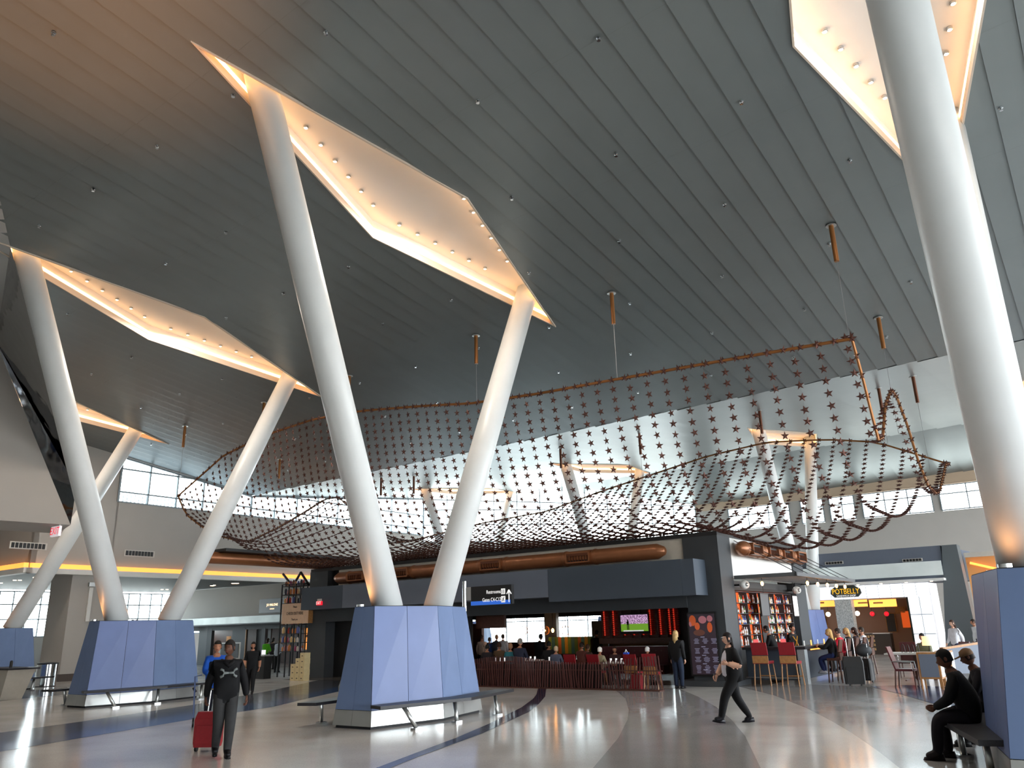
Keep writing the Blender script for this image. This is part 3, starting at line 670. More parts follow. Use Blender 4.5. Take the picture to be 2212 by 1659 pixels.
for px, py, l in ((1652, 1306, 'dark framed menu board hanging before the shelves'), (1718, 1309, 'white framed menu board at the end of the shelves')):
    vv, zz = SU(px, py, KR+.35); b = T('menu_board', l, 'menu board', KR+.35, vv, zz)
    w_ = .42 if px < 1700 else .3
    P(b, 'board', bx(KR+.33, KR+.36, vv-w_, vv+w_, zz-.36, zz+.36), M['walld'] if px < 1700 else M['litwhite'])
    P(b, 'frame', G().box(KR+.32, KR+.38, vv-w_-.03, vv-w_, zz-.39, zz+.39).box(KR+.32, KR+.38, vv+w_, vv+w_+.03, zz-.39, zz+.39).box(KR+.32, KR+.38, vv-w_, vv+w_, zz+.36, zz+.39).box(KR+.32, KR+.38, vv-w_, vv+w_, zz-.39, zz-.36), M['black'])
    P(b, 'cord', G().tube((KR+.35, vv, zz+.39), (KR+.35, vv, 3.33), .01, 5), M['black'])
# bar counter
CB = -8.15
bar = T('bar_counter', 'L-shaped dark bar counter with lit edge below the bottle shelves', 'bar', -9, 27)
P(bar, 'counter_top', G().box(KR, CB, 26.55, 27.15, 1.04, 1.12).box(CB-.55, CB, 27.15, 33.2, 1.04, 1.12), M['granite'])
P(bar, 'front_panel', bx(KR, CB-.25, 26.85, 26.9, .1, 1.04), M['chard'])
P(bar, 'side_panel', bx(CB-.45, CB-.4, 27.15, 33.2, .1, 1.04), M['chard'])
P(bar, 'end_pillar', bx(CB-.28, CB-.05, 26.6, 26.9, 0, 1.04), mat('speckled_terrazzo_block', (150, 156, 158), rough=.4, nz=.5, ns=60))
P(bar, 'light_edge', bx(CB-.02, CB, 27.15, 31.5, 1.0, 1.035), M['amber'])
P(bar, 'foot_rail', G().tube((KR, 26.65, .18), (CB-.3, 26.65, .18), .02, 6), M['steel'])
# chairs
def tall_chair_mesh():
    pass
def chair(name, label, u, v, rz, group, seat=.45, back=.85, cm='red', wm='wood', w=.44, stool=False):
    r = T(name, label, 'stool' if stool else 'chair', u, v, 0, group, RZ+rz)
    BASE[r.name] = (0, 0, 0)
    P(r, 'seat', bx(-w/2, w/2, -w/2, w/2, seat-.04, seat+.04), M[cm])
    P(r, 'backrest', G().hull([(-w/2, -w/2-.0, seat+.22), (w/2, -w/2-.0, seat+.22), (w/2, -w/2+.04, seat+.22), (-w/2, -w/2+.04, seat+.22)], [(-w/2, -w/2-.08, seat+back-.4), (w/2, -w/2-.08, seat+back-.4), (w/2, -w/2-.04, seat+back-.4), (-w/2, -w/2-.04, seat+back-.4)]), M[cm])
    P(r, 'back_panel', bx(-w/2, w/2, -w/2-.03, -w/2+.01, seat-.02, seat+.2), M[wm])
    for sx in (-1, 1):
        for sy in (-1, 1):
            g = G(); g.tube((sx*(w/2-.03), sy*(w/2-.03), seat-.03), (sx*(w/2+.01), sy*(w/2+.01), 0), .022, 6); P(r, 'leg', g, M[wm])
    if seat > .6: P(r, 'footrest', bx(-w/2, w/2, w/2-.02, w/2+.01, .25, .28), M[wm])
    return r
chair('counter_chair', 'red-backed oak counter chair behind the walking woman', -9.35, 26.05, 0, 'red counter chairs at the bar', .68, 1.0, w=.5)
chair('counter_chair', 'red-backed oak counter chair right of the walking woman', -8.48, 26.05, 0, 'red counter chairs at the bar', .68, 1.0, w=.5)
for i in range(5):
    chair('bar_stool', ['nearest brown slatted bar stool, under the blonde drinker', 'brown slatted bar stool under the man in red', 'brown slatted bar stool beside the black rolling bags', 'brown slatted bar stool behind the black rolling bags', 'farthest brown bar stool along the counter'][i], CB+.55, 27.7+i*1.05, math.pi/2, 'brown bar stools', .70, 1.0, 'woodd', 'woodd', .4, True)
for i in range(6):
    vv = 27.5+i*.75; o = T('menu_card', 'upright menu card on the bar top, %s from the near end' % ORD[i], 'menu card', CB-.3, vv, 1.12, 'menu cards on the bar'); P(o, 'card', bx(CB-.3, CB-.29, vv-.05, vv+.05, 1.12, 1.28), [M['white'], M['amber']][i % 2])
for uu, l in ((-9.75, 'small tablet on the bar above the left red chair'), (-8.85, 'small tablet on the bar above the right red chair')):
    o = T('tablet', l, 'tablet', uu, 26.7, 1.12); P(o, 'screen', G().box(uu-.08, uu+.08, 26.66, 26.68, 1.15, 1.36), mat('tablet_screen_'+('a' if uu < -9 else 'b'), (200, 60, 70), em=.7, emc=(235, 110, 110)))
    P(o, 'stand', bx(uu-.05, uu+.05, 26.68, 26.74, 1.12, 1.2), M['black']); P(o, 'caption_bar', bx(uu-.07, uu+.07, 26.655, 26.66, 1.17, 1.21), M['letw'])
# ---- restaurant side
sw = T('slatted_screen', 'wavy screen of dark red slats around the restaurant terrace', 'screen', -15.8, 22.9)
n = 98
sg = G()
for q in range(5):
    pass
M['slat'] = mat('dark_red_slat', (86, 48, 44), rough=.35, nz=.2, ns=20)
slats = []
for kk in range(6):
    g = G(); pts = [(0, .045*math.sin(2.2*z_+kk*1.05)*1.0, z_) for z_ in (0, .25, .5, .75, 1.0)]
    for a_, b_ in zip(pts, pts[1:]):
        g.hull([(a_[1]-.012, -.022, a_[2]), (a_[1]+.012, -.022, a_[2]), (a_[1]+.012, .022, a_[2]), (a_[1]-.012, .022, a_[2])], [(b_[1]-.012, -.022, b_[2]), (b_[1]+.012, -.022, b_[2]), (b_[1]+.012, .022, b_[2]), (b_[1]-.012, .022, b_[2])])
    slats.append(g.mesh('slat', M['slat']))
for i in range(n):
    uu = -20.2+(i/(n-1))*8.75; h_ = .88+.10*math.sin((uu+20.2)*1.05-1.6)
    o = link('slat', slats[(i//3) % 6], sw, (uu+15.8, .12*math.sin(uu*.9), .02)); o.scale.z = h_
    o.rotation_euler.z = .25*math.sin(uu*.9)
P(sw, 'base_rail', bx(-20.2, -11.4, 22.75, 23.05, 0, .03), M['woodd'])
P(sw, 'top_rail', bx(-20.2, -11.4, 22.98, 23.02, .55, .58), M['woodd'])
P(sw, 'inner_panel', bx(-20.2, -13.6, 23.12, 23.16, 0, .74), mat('near_black_red', (26, 12, 12), rough=.6))
P(k, 'rear_counter', bx(-29.3, -11.45, KB-.3, KB-.1, 0, VU(1200, 1386, 34.1)[1]), M['woodd'])
P(k, 'rear_header', bx(-29.3, -11.45, KB-.3, KB-.1, VU(1200, 1333, 34.1)[1], 2.95), M['black'])
P(k, 'rear_wall_panel', bx(-29.3, VU(1043, 1360, 34.1)[0], KB-.3, KB-.1, 1.22, 2.2), M['woodd'])
P(k, 'rear_column', bx(VU(1181, 1360, KB-.35)[0], VU(1207, 1360, KB-.35)[0], KB-.55, KB-.3, 1.0, 2.9), M['cream'])
P(k, 'blue_panel', bx(VU(1278, 1360, KB-.6)[0], VU(1312, 1360, KB-.6)[0], KB-.6, KB-.5, 1.0, 2.15), M['charb'])
P(k, 'partition_wall', bx(-13.4, -11.5, 28.35, 28.5, 0, 2.95), M['char'])
cs = [(120, 150, 70), (200, 150, 50), (70, 130, 120), (190, 110, 60), (90, 120, 60), (60, 110, 110)]
for i in range(14):
    ua = VU(1185, 1390, 30.5)[0]; ub = VU(1285, 1390, 30.5)[0]; w_ = (ub-ua)/14
    if i == 0:
      for q in range(6): M['str%d' % q] = mat('stripe_panel_%s' % 'abcdef'[q], cs[q], rough=.5)
    P(k, 'striped_panel', bx(ua+i*w_, ua+(i+1)*w_-.01, 30.5, 30.55, .8, 1.5), M['str%d' % (i*5 % 6)])
# wine wall
WV = 28.2
wu0, wz = VU(1303, 1350, WV); wu1, _ = VU(1466, 1350, WV)
ww = T('wine_rack_wall', 'dark red wine rack wall around a television', 'wine rack', (wu0+wu1)/2, WV)
P(ww, 'back_panel', bx(wu0, wu1, WV, WV+.1, 1.45, 2.85), M['woodd'])
def PX(x, y, v=WV-.12): return VU(x, y, v)
M['wine'] = mat('dark_wine_bottle', (120, 28, 26), rough=.2, em=.02, emc=(220, 50, 30)); M['foil'] = mat('wine_foil_glow', (210, 80, 60), rough=.3, em=.4, emc=(235, 60, 40))  # bottles and bands glow; the rack's red light is put into them
g = G(); g.path([(0, 0, 0), (0, .005, 0), (.16, .0, 0), (.2, 0, 0), (.27, 0, 0)], [.024, .027, .027, .011, .011], 8); wb = g.mesh('wine_bottle', M['wine'], True)
g = G(); g.path([(.04, 0, 0), (.10, 0, 0)], .0285, 8); wl = g.mesh('label_band', M['foil'], True)
cols_x = [(1308, 0, 14), (1328, 0, 14), (1351, 9, 14), (1371, 9, 14), (1391, 9, 14), (1407, 0, 14), (1429, 0, 14), (1449, 0, 14), (1459, 0, 14)]
for ci, (cx_, a_, b_) in enumerate(cols_x):
    uu, _ = PX(cx_-6, 1350)
    P(ww, 'upright', bx(uu-.06, uu-.03, WV-.12, WV, 1.45, 2.85), M['woodd'])
    for r_ in range(a_, b_):
        z = 2.48-.074*r_*1.02
        if z < 1.5: continue
        o = link('wine_bottle', wb, None, X(uu, WV-.09, z), RZ)
        tag(o, 'red wine bottle, %s from the top in the %s column of the wine rack' % (ORD[r_-a_], ORD[ci]), 'bottle', 'wine bottles in the red rack')
        link('label_band', wl, o)
(ta, tz1), (tb, tz0) = PX(1340, 1329, WV-.2), PX(1401, 1363, WV-.2)
tv = T('television', 'flat television showing a football game between the wine racks', 'television', ta, WV-.2, tz0)
P(tv, 'bezel', bx(ta-.04, tb+.04, WV-.2, WV-.12, tz0-.1, tz1+.05), M['black'])
M['pitch'] = mat('screen_grass', (110, 160, 50), em=.55, emc=(120, 170, 50)); M['crowdp'] = mat('screen_crowd', (170, 130, 170), em=.7, emc=(190, 140, 190))
nn = M['crowdp'].node_tree; bb_ = nn.nodes['Principled BSDF']; v_ = nn.nodes.new('ShaderNodeTexNoise'); v_.inputs['Scale'].default_value = 22; r_ = nn.nodes.new('ShaderNodeValToRGB'); r_.color_ramp.elements[0].position = .4; r_.color_ramp.elements[0].color = lin((90, 50, 90))+(1,); r_.color_ramp.elements[1].position = .6; r_.color_ramp.elements[1].color = lin((230, 190, 230))+(1,)
tc_ = nn.nodes.new('ShaderNodeTexCoord'); nn.links.new(tc_.outputs['Object'], v_.inputs['Vector']); nn.links.new(v_.outputs['Fac'], r_.inputs[0]); nn.links.new(r_.outputs[0], bb_.inputs['Emission Color'])
zm = tz0+(tz1-tz0)*.45
P(tv, 'screen', G().mi(0).box(ta, tb, WV-.205, WV-.2, tz0, zm).mi(1).box(ta, tb, WV-.205, WV-.2, zm, tz1), [M['pitch'], M['crowdp']])
P(tv, 'screen_figure', G().ball((ta+.3, WV-.212, tz0+.4), (.03, .004, .035), 8, 6).box(ta+.26, ta+.35, WV-.214, WV-.208, tz0+.24, tz0+.37).box(ta+.27, ta+.3, WV-.214, WV-.208, tz0+.06, tz0+.24).box(ta+.32, ta+.35, WV-.214, WV-.208, tz0+.06, tz0+.24), M['black'])
P(tv, 'caption_bar', bx(ta+.1, tb-.2, WV-.21, WV-.206, tz0, tz0+.04), M['letw'])
bq = T('banquette', 'tufted dark red banquette below the wine racks', 'bench', (wu0+wu1)/2, WV-.6)
M['tuft'] = mat('dark_red_leather', (84, 26, 32), rough=.4)
P(bq, 'backrest', bx(wu0, wu1-.35, WV-.35, WV-.15, .5, 1.15), M['tuft']); P(bq, 'seat', bx(wu0, wu1-.35, WV-.8, WV-.3, .2, .5), M['tuft']); P(bq, 'ledge', bx(wu0-.05, wu1+.05, WV-.3, WV, 1.25, 1.45), M['woodd'])
g = G()
for i in range(12):
    for j in range(3): g.ball((wu0+.2+i*(wu1-wu0-.6)/12+(j % 2)*.1, WV-.355, .65+j*.17), (.02, .012, .02), 6, 4)
tag(P(bq, 'tufting', g, M['woodd']), kind='stuff')
# menu poster on the corner pier
po = T('menu_poster', 'tall framed menu poster on the dark corner pier', 'poster', -11.0, KF-.1, .3)
P(po, 'frame', bx(-11.5, -10.48, KF-.1, KF-.045, .28, 2.26), M['black'])
M['poster'] = mat('poster_print', (60, 50, 60), rough=.25, em=.06, emc=(80, 60, 70))
P(po, 'sheet', bx(-11.44, -10.54, KF-.11, KF-.1, .34, 2.2), M['poster'])
mo = [mat('poster_orange', (210, 96, 50), rough=.3, em=.12), mat('poster_pink', (190, 120, 130), rough=.3, em=.1), mat('poster_brown', (110, 70, 60), rough=.3, em=.05)]
for i, (a_, b_, w_, h_, mi_) in enumerate([(-11.3, 2.0, .12, .17, 0), (-11.15, 1.82, .09, .12, 0), (-10.95, 2.02, .14, .12, 1), (-10.72, 1.78, .09, .16, 0), (-10.7, 2.05, .1, .1, 1), (-11.1, 1.62, .2, .1, 2), (-11.38, 1.9, .05, .09, 1)]):
    g = G(); g.ball((a_, KF-.112, b_), (w_, .004, h_), 12, 8); P(po, 'printed_glass', g, mo[mi_])
g = G()
for ci in range(3):
    for bi, zb in enumerate((1.42, 1.12, .86, .6, .42)):
        for ln in range(5 if bi < 4 else 2):
            w_ = random.uniform(.1, .22); g.box(-11.36+ci*.3+.1-w_/2+.04, -11.36+ci*.3+.1+w_/2+.04, KF-.113, KF-.111, zb-ln*.035, zb-ln*.035+.014)
        if ci == 1: g.box(-11.07, -10.93, KF-.113, KF-.111, zb+.05, zb+.075)
tag(P(po, 'printed_lines', g, mat('poster_text', (150, 150, 180), em=.1, emc=(160, 160, 190))), kind='stuff')
# wayfinding sign on a steel post
su, sz = VU(1064, 1286, 21.6)
sg_ = T('wayfinding_sign', 'black wayfinding sign with blue stripe on a polished post above the central plinth', 'sign', VU(1004, 1300, 21.6)[0], 21.6)
up_ = BASE[sg_.name][0]; zt = VU(1000, 1256, 21.6)[1]
P(sg_, 'post', G().tube((up_, 21.6, 0), (up_, 21.6, zt), .08, 16), M['chrome'], True)
a0, z1_ = VU(1020, 1268, 21.6); a1, z0_ = VU(1108, 1304, 21.6)
P(sg_, 'bracket', bx(up_+.08, a0, 21.57, 21.63, z0_+.18, z1_), M['steel'])
P(sg_, 'panel', bx(a0, a1, 21.53, 21.67, z0_, z1_), M['black'])
M['bluestripe'] = mat('blue_sign_stripe', (50, 110, 220), rough=.4, em=.3, emc=(50, 110, 220))
P(sg_, 'blue_stripe', bx(a0, a1-.05, 21.52, 21.53, z0_, z0_+.13), M['bluestripe'])
hgt = z1_-z0_
lettering('Restrooms', .17, M['letw'], sg_, (a0-up_+.98, -.085, z1_-.21), 0, .8)
lettering('Gates C4-C12', .17, M['letw'], sg_, (a0-up_+.90, -.085, z1_-.46), 0, .8)
P(sg_, 'pictogram', G().box(a0+1.3, a0+1.46, 21.515, 21.53, z1_-.3, z1_-.12).box(a0+1.3, a0+1.46, 21.515, 21.53, z1_-.56, z1_-.36), M['letw'])
P(sg_, 'pictogram_figure', G().box(a0+1.335, a0+1.355, 21.51, 21.516, z1_-.28, z1_-.15).box(a0+1.405, a0+1.425, 21.51, 21.516, z1_-.28, z1_-.15).tube((a0+1.33, 21.512, z1_-.53), (a0+1.43, 21.512, z1_-.39), .012, 4).tube((a0+1.43, 21.512, z1_-.53), (a0+1.36, 21.512, z1_-.41), .01, 4), M['black'])
P(sg_, 'arrow', G().tube((a0+1.62, 21.52, z1_-.56), (a0+1.62, 21.52, z1_-.2), .018, 4).tube((a0+1.62, 21.52, z1_-.17), (a0+1.53, 21.52, z1_-.3), .018, 4).tube((a0+1.62, 21.52, z1_-.17), (a0+1.71, 21.52, z1_-.3), .018, 4), M['letw'])
# ================================================================== star net hung over the kiosk
def interp(tab, x):
    if x <= tab[0][0]: return tab[0][1]
    for (a, ya), (b, yb) in zip(tab, tab[1:]):
        if x <= b: return ya+(yb-ya)*(x-a)/(b-a)
    return tab[-1][1]
def sstep(x): x = max(0, min(1, x)); return x*x*(3-2*x)
NU = [(-34.4, 8.25), (-31, 9.7), (-28, 10.15), (-25, 10.3), (-22.2, 10.15), (-19, 9.75), (-16.6, 9.4), (-13.8, 9.2), (-11.2, 9.1), (-6.9, 8.9), (-4.1, 8.75)]       # near rim height over u
FU_ = [(-34.4, 6.9), (-31.8, 6.98), (-27, 7.45), (-22.7, 7.64), (-19.4, 8.29), (-13.7, 9.23), (-10.9, 9.44), (-8.3, 9.14), (-6.5, 8.74), (-4.1, 7.5)]         # far rim
RE = [(20.45, 8.83), (21.2, 7.5), (21.6, 6.3), (22.3, 6.5), (23.4, 7.6), (24.7, 8.35), (25.4, 8.3), (26.4, 7.6), (27.2, 6.6), (28.2, 5.95), (29.4, 5.85), (30.5, 6.05), (32, 6.8), (33.3, 7.44), (34, 7.5)]
LE = [(20.45, 8.26), (20.9, 7.45), (21.9, 6.89), (22.9, 6.55), (23.8, 6.42), (24.6, 6.46), (26.2, 7.24), (27.7, 8.11), (29.2, 9.05), (30.2, 9.3), (31.1, 8.84), (32.4, 7.6), (34, 6.9)]
ZM = [(-34.4, 5.5), (-32, 5.0), (-30, 4.9), (-24, 4.95), (-17, 4.95), (-12, 4.95), (-10.2, 4.93), (-9.4, 4.6), (-8, 4.05), (-6.5, 4.15), (-5.2, 4.6), (-4.1, 5.6)]
V0, V1, VM = 20.45, 34.0, 25.6
def net(u, v):
    zn, zf, zm = interp(NU, u), interp(FU_, u), interp(ZM, u)
    if v < VM: t = (v-V0)/(VM-V0); mid = zm+(zn-zm)*(1-t)**6
    else: t = (v-VM)/(V1-VM); mid = zm+(zf-zm)*t**2.0
    wr = 1-sstep((-4.1-u)/.7); wl = 1-sstep((u+34.4)/4.5)
    z = mid
    if wr > 0: z = z*(1-wr)+interp(RE, v)*wr
    if wl > 0: z = z*(1-wl)+interp(LE, v)*wl
    return z
star = T('star_sculpture', 'wave-shaped net of bronze stars hung from the ceiling over the kiosk', 'sculpture', -19, 26, 5)
def rod(pts, r=.045):
    g = G(); g.path(pts, r, 6); return P(star, 'rod', g, M['rod'], True)
def fr(a, b, n): return [a+(b-a)*i/n for i in range(n+1)]
rod([(u, V0, interp(NU, u)) for u in fr(-34.4, -4.1, 46)]); rod([(u, V1, interp(FU_, u)) for u in fr(-34.4, -4.1, 46)], .035)
rod([(-4.1, v, interp(RE, v)) for v in fr(V0, V1, 44)], .04); rod([(-34.4, v, interp(LE, v)) for v in fr(V0, V1, 44)], .04)
def star_mesh(R=.13, r=.051, d=.04):
    v = [(0, -d, 0), (0, d, 0)]; n = 5
    for i in range(10):
        a = math.pi/2+i*math.pi/5; q = R if i % 2 == 0 else r; v.append((q*math.cos(a), 0, q*math.sin(a)))
    f = [(0, 2+i, 2+(i+1) % 10) for i in range(10)] + [(1, 2+(i+1) % 10, 2+i) for i in range(10)]
    return v, f
sv, sf = star_mesh()
g = G(); g.add(sv, sf); sme = g.mesh('star', M['star'])
places = []
cols_n = 62
for i in range(cols_n+1):
    u = -34.25+30.0*(i/cols_n)*(1+.16*(i/cols_n)**3)/1.16
    v = V0; z = net(u, v); places.append((u, v, z, Vector((0, 1, 0)), 1)); acc = 0; step = .235+.075*(i/cols_n)**2; pv_, pz = v, z; off = 0
    acc = -off
    while v < V1:
        v += .01; z = net(u, v); acc += math.hypot(v-pv_, z-pz)
        if acc >= step:
            acc = 0; tv = Vector((0, v-pv_, z-pz)).normalized(); nrm = Vector((0, tv.z, -tv.y)); places.append((u, v, z, nrm if nrm.y > 0 else -nrm, 0))
        pv_, pz = v, z
    places.append((u, V1, interp(FU_, u), Vector((0, 1, 0)), 1))
for v in fr(V0, V1, 52): places.append((-4.1, v, interp(RE, v), Vector((.5, .85, 0)), 1)); places.append((-34.4, v, interp(LE, v), Vector((.5, .85, 0)), 1))
for u in fr(-34, -4.3, 68): places.append((u+.22, V0-.03, interp(NU, u+.22), Vector((0, 1, 0)), 1))
eye = Vector((0, 0, H))
places = [p for p in places if p[2] < 12]
def vis(p):
    w_ = X(p[0], p[1], p[2])-eye; zf = w_.dot(_f); return w_.length
places.sort(key=vis)
rest = G(); b = BASE[star.name]
for n_, (u, v, z, nr, edge) in enumerate(places):
    q = nr.to_track_quat('Y', 'Z').to_matrix().to_4x4() @ Matrix.Rotation(random.uniform(-.3, .3), 4, 'Y')
    q = Matrix.Rotation(random.uniform(-.25, .25), 4, 'Z') @ q
    if n_ < 300:
        o = link('star', sme, star); o.matrix_local = Matrix.Translation((u-b[0], v-b[1], z-b[2])) @ q
    else:
        rest.add([(q @ Vector(p))+Vector((u-b[0], v-b[1], z-b[2])) for p in sv], sf)
tag(rest.build('star', M['star'], star), kind='stuff')
g = G()
for i in range(0, cols_n+1):
    u = -34.25+30.0*(i/cols_n)*(1+.16*(i/cols_n)**3)/1.16; pts = [(u, v, net(u, v)) for v in fr(V0, V1, 30)]
    for a_, b_ in zip(pts, pts[1:]): g.add([(a_[0]-.0012, a_[1], a_[2]), (a_[0]+.0012, a_[1], a_[2]), (b_[0]+.0012, b_[1], b_[2]), (b_[0]-.0012, b_[1], b_[2])], [(0, 1, 2, 3)])
tag(P(star, 'string', g, M['wire']), kind='stuff')
# hangers in the ceiling with their cables
hl = [(-4.12, 20.3), (-10.8, 20.3), (-16.3, 20.35), (-22.9, 20.45), (-28.4, 20.5), (-34.4, 20.45), (-4.32, 26.0), (-34.3, 26.0), (-4.6, 32.8), (-6.1, 34), (-33.1, 32.3), (-32.1, 34), (-27.5, 34), (-21.7, 34), (-17.1, 34), (-11.1, 34)]
hn = ['by the right column', 'second of the near row from the right', 'third of the near row from the right', 'just left of the central column leg', 'beside the left column leg', 'leftmost of the near row', 'right, over the net corner', 'behind the left column leg']
for i, (u, v) in enumerate(hl):
    Z = ZN if v < VF else ZF; zt = Z(u, v)-.03
    r = T('cable_hanger', 'copper cable tube hanging from the ceiling, '+hn[i] if i < 8 else 'dark cable tube on the far ceiling behind the star net, %s' % ['nearest the right column', 'second from the right column', 'nearest the left wall', 'second from the left wall', 'third from the left wall', 'fourth from the left wall', 'fifth from the left wall', 'above the right half'][i-8], 'hanger', u, v, zt, 'ceiling cable hangers' if i < 8 else 'far ceiling cable hangers')
    g = G(); g.lathe([(.14, -.02), (.14, 0)], (u, v, zt), 12); P(r, 'ceiling_plate', g, M['steel'], True)
    g = G(); g.tube((u, v, zt-.02), (u, v, zt-1.05), .065, 10); P(r, 'tube', g, M['rod'] if i < 8 else M['copperd'], True)
    zn_ = net(min(max(u, -34.4), -4.1), min(max(v, V0), V1)); g = G(); g.tube((u, v, zt-1.05), (u, v, zn_), .007, 4); P(r, 'cable', g, M['wire'])
# pin sprinklers scattered over the ceiling grid
g = G(); g.lathe([(.05, 0), (.05, -.02), (.018, -.03), (.018, -.07), (.04, -.075)], (0, 0, 0), 8); spm = g.mesh('sprinkler', M['chrome'], True)
for i in range(13):
    for j in range(9):
        u = -38.5+i*3.1+(j % 2)*1.4; v = 2.2+j*3.15
        if any(all((h[(k+1) % 4][0]-h[k][0])*(v-h[k][1])-(h[(k+1) % 4][1]-h[k][1])*(u-h[k][0]) > -1.0 for k in range(4)) for h in roof_holes): continue
        w_ = X(u, v, 12)-eye; zf = w_.dot(_f)
        if zf < 1 or abs(w_.dot(_r2))/zf > .66 or abs(w_.dot(_u2))/zf > .5: continue
        o = link('ceiling_sprinkler', spm, None, X(u, v, ZN(u, v)-.03), RZ); tag(o, 'tiny chrome sprinkler head in the plank ceiling', 'sprinkler', 'sprinkler heads in the ceiling')
# ================================================================== left side: shops, displays, signs
SV = 34.0
def E2(px, py, v=SV): return VU(px, py, v)
def face(root, name, x0, y0, x1, y1, v, m, th=.06, **k):
    a, zt = VU(x0, y0, v); b, zb = VU(x1, y1, v); return P(root, name, bx(min(a, b), max(a, b), v-th, v, min(zb, zt), max(zb, zt)), m, **k)
shop = T('fragrance_shop', 'dark grey shop front with silver canopy band behind the left plinth', 'shop', -48, SV)
P(shop, 'wall_panel', bx(-57, -42.1, SV, SV+.2, 2.6, 5.15), M['wall']); P(shop, 'wall_panel', bx(-42.1, -38.0, SV, SV+.2, 2.6, 5.1), M['wall'])
P(shop, 'silver_band', bx(-56.5, -38.2, SV-1.2, SV-1.15, 2.68, 3.12), mat('rippled_silver_band', (112, 116, 114), rough=.35, metal=.7, nz=.3, ns=.8))
P(shop, 'band_soffit', bx(-56.5, -38.2, SV-1.2, SV, 2.6, 2.68), M['char'])
P(shop, 'lintel', bx(-55, -38, SV-.1, SV, 2.3, 2.6), M['char'])
P(shop, 'pier', bx(*sorted((E2(448, 1400)[0], E2(452, 1400)[0]-1.2)), SV-.1, SV+.1, 0, 2.6), M['walld'])
for xa, xb in ((448, 458), (503, 531), (566, 574)):
    P(shop, 'pier', bx(E2(xa, 1400)[0], E2(xb, 1400)[0], SV-.12, SV+.1, 0, 2.4), M['char'])
P(shop, 'brass_strip', bx(E2(532, 1400)[0], E2(533.5, 1400)[0], SV-.15, SV-.1, 0, 2.3), M['wood'])
P(shop, 'back_wall', bx(-56, -38, SV+3.4, SV+3.5, 0, 2.5), M['woodd']); P(shop, 'inner_ceiling', bx(-56, -38, SV, SV+3.4, 2.4, 2.5), M['char'])
P(shop, 'lit_display', bx(E2(572, 1400)[0], E2(610, 1400)[0], SV+3.2, SV+3.35, .9, 2.3), mat('warm_display_glow', (220, 150, 80), em=.9, emc=(235, 150, 70)))
P(shop, 'lit_display', bx(E2(455, 1400)[0], E2(462, 1400)[0], SV+1.2, SV+1.3, .9, 1.9), mat('warm_display_dim', (180, 140, 100), em=.35, emc=(200, 150, 100)))
P(shop, 'entrance_panel', bx(E2(541, 1400)[0], E2(572, 1400)[0], SV+.4, SV+.5, 0, 2.3), M['black'])
for i in range(9): P(shop, 'display_jar', G().lathe([(.06, 0), (.07, .1), (.03, .18)], (E2(576, 1400)[0]+i*.22, SV+2.9, 1.0+.35*(i % 3)), 8), M['wood'], True)
P(shop, 'display_table', bx(E2(560, 1400)[0], E2(600, 1400)[0], SV-2.6, SV-2.0, .0, .5), M['wood'])
s1 = T('shop_sign', 'dark sign board with glowing shop name over the silver band', 'sign', E2(561, 1308, SV-.9)[0], SV-.9, 3.2)
a, zt = VU(561, 1295, SV-.9); b_, zb = VU(615, 1322, SV-.9)
P(s1, 'board', bx(a, b_+.8, SV-.9, SV-.7, zb, zt), mat('midnight_sign_board', (20, 30, 40), rough=.4))
M['glowlet'] = mat('glowing_letter', (255, 220, 180), em=2.2, emc=(255, 215, 170))
lettering('JO MALONE', .21, M['glowlet'], s1, ((b_-a)/2+.0, -.02, (zb+zt)/2-3.2+.05), 0, 1.0); lettering('LONDON', .1, M['glowlet'], s1, ((b_-a)/2+.0, -.02, (zb+zt)/2-3.2-.2), 0, 1.0)
po2 = T('framed_poster', 'white framed notice standing at the shop entrance behind the walking man', 'poster', E2(496, 1400, SV-3)[0], SV-3)
face(po2, 'frame', 474, 1388, 518, 1424, SV-3, M['white']); face(po2, 'sheet', 478, 1391, 514, 1421, SV-3.07, M['walld'], .02); face(po2, 'pole', 495, 1424, 497, 1452, SV-3, M['steel'])
# vents and signs on the left wall
def vent(px, py, l, U=-41.98):
    v, z = SU(px, py, U); r = T('wall_vent', l, 'vent', U, v, z, 'louvred vents on the pale walls'); g = G().box(U-.02, U, v-.85, v+.85, z-.17, z+.17); P(r, 'frame', g, M['wallw'])
    g = G()
    for i in range(9): P(r, 'louvre', bx(U, U+.03, v-.78+i*.175, v-.78+i*.175+.13, z-.12, z+.12), M['black'])
vent(302, 1196, 'louvred vent in the wall between the two left columns'); vent(62, 1179, 'louvred vent in the wall near the left edge')
def exitsign(px, py, u, l, red=True, s=1., v=None):
    if v is None: v, z = SU(px, py, u)
    else: u, z = VU(px, py, v)
    r = T('exit_sign', l, 'sign', u, v, z, None); BASE[r.name] = (0, 0, 0)
    w_, h_ = .42*s, .24*s
    P(r, 'housing', bx(-w_, w_, -.05, .05, -h_, h_), M['exitr' if not red else 'exitw']); P(r, 'mount', bx(-w_*.8, w_*.8, -.03, .03, h_, h_+.1), M['wallw'])
    lettering('EXIT', .5*s, M['exitr'] if red else M['letw'], r, (0, -.055, 0), 0, .9)
    return r
e = exitsign(121, 1148, -32.9, 'hanging white exit sign with red letters near the left edge', True, .8)
e2 = exitsign(690, 1303, 0, 'small red lit exit sign on the dark kiosk pier', False, .36, 24.3); e2.rotation_euler.z = RZ
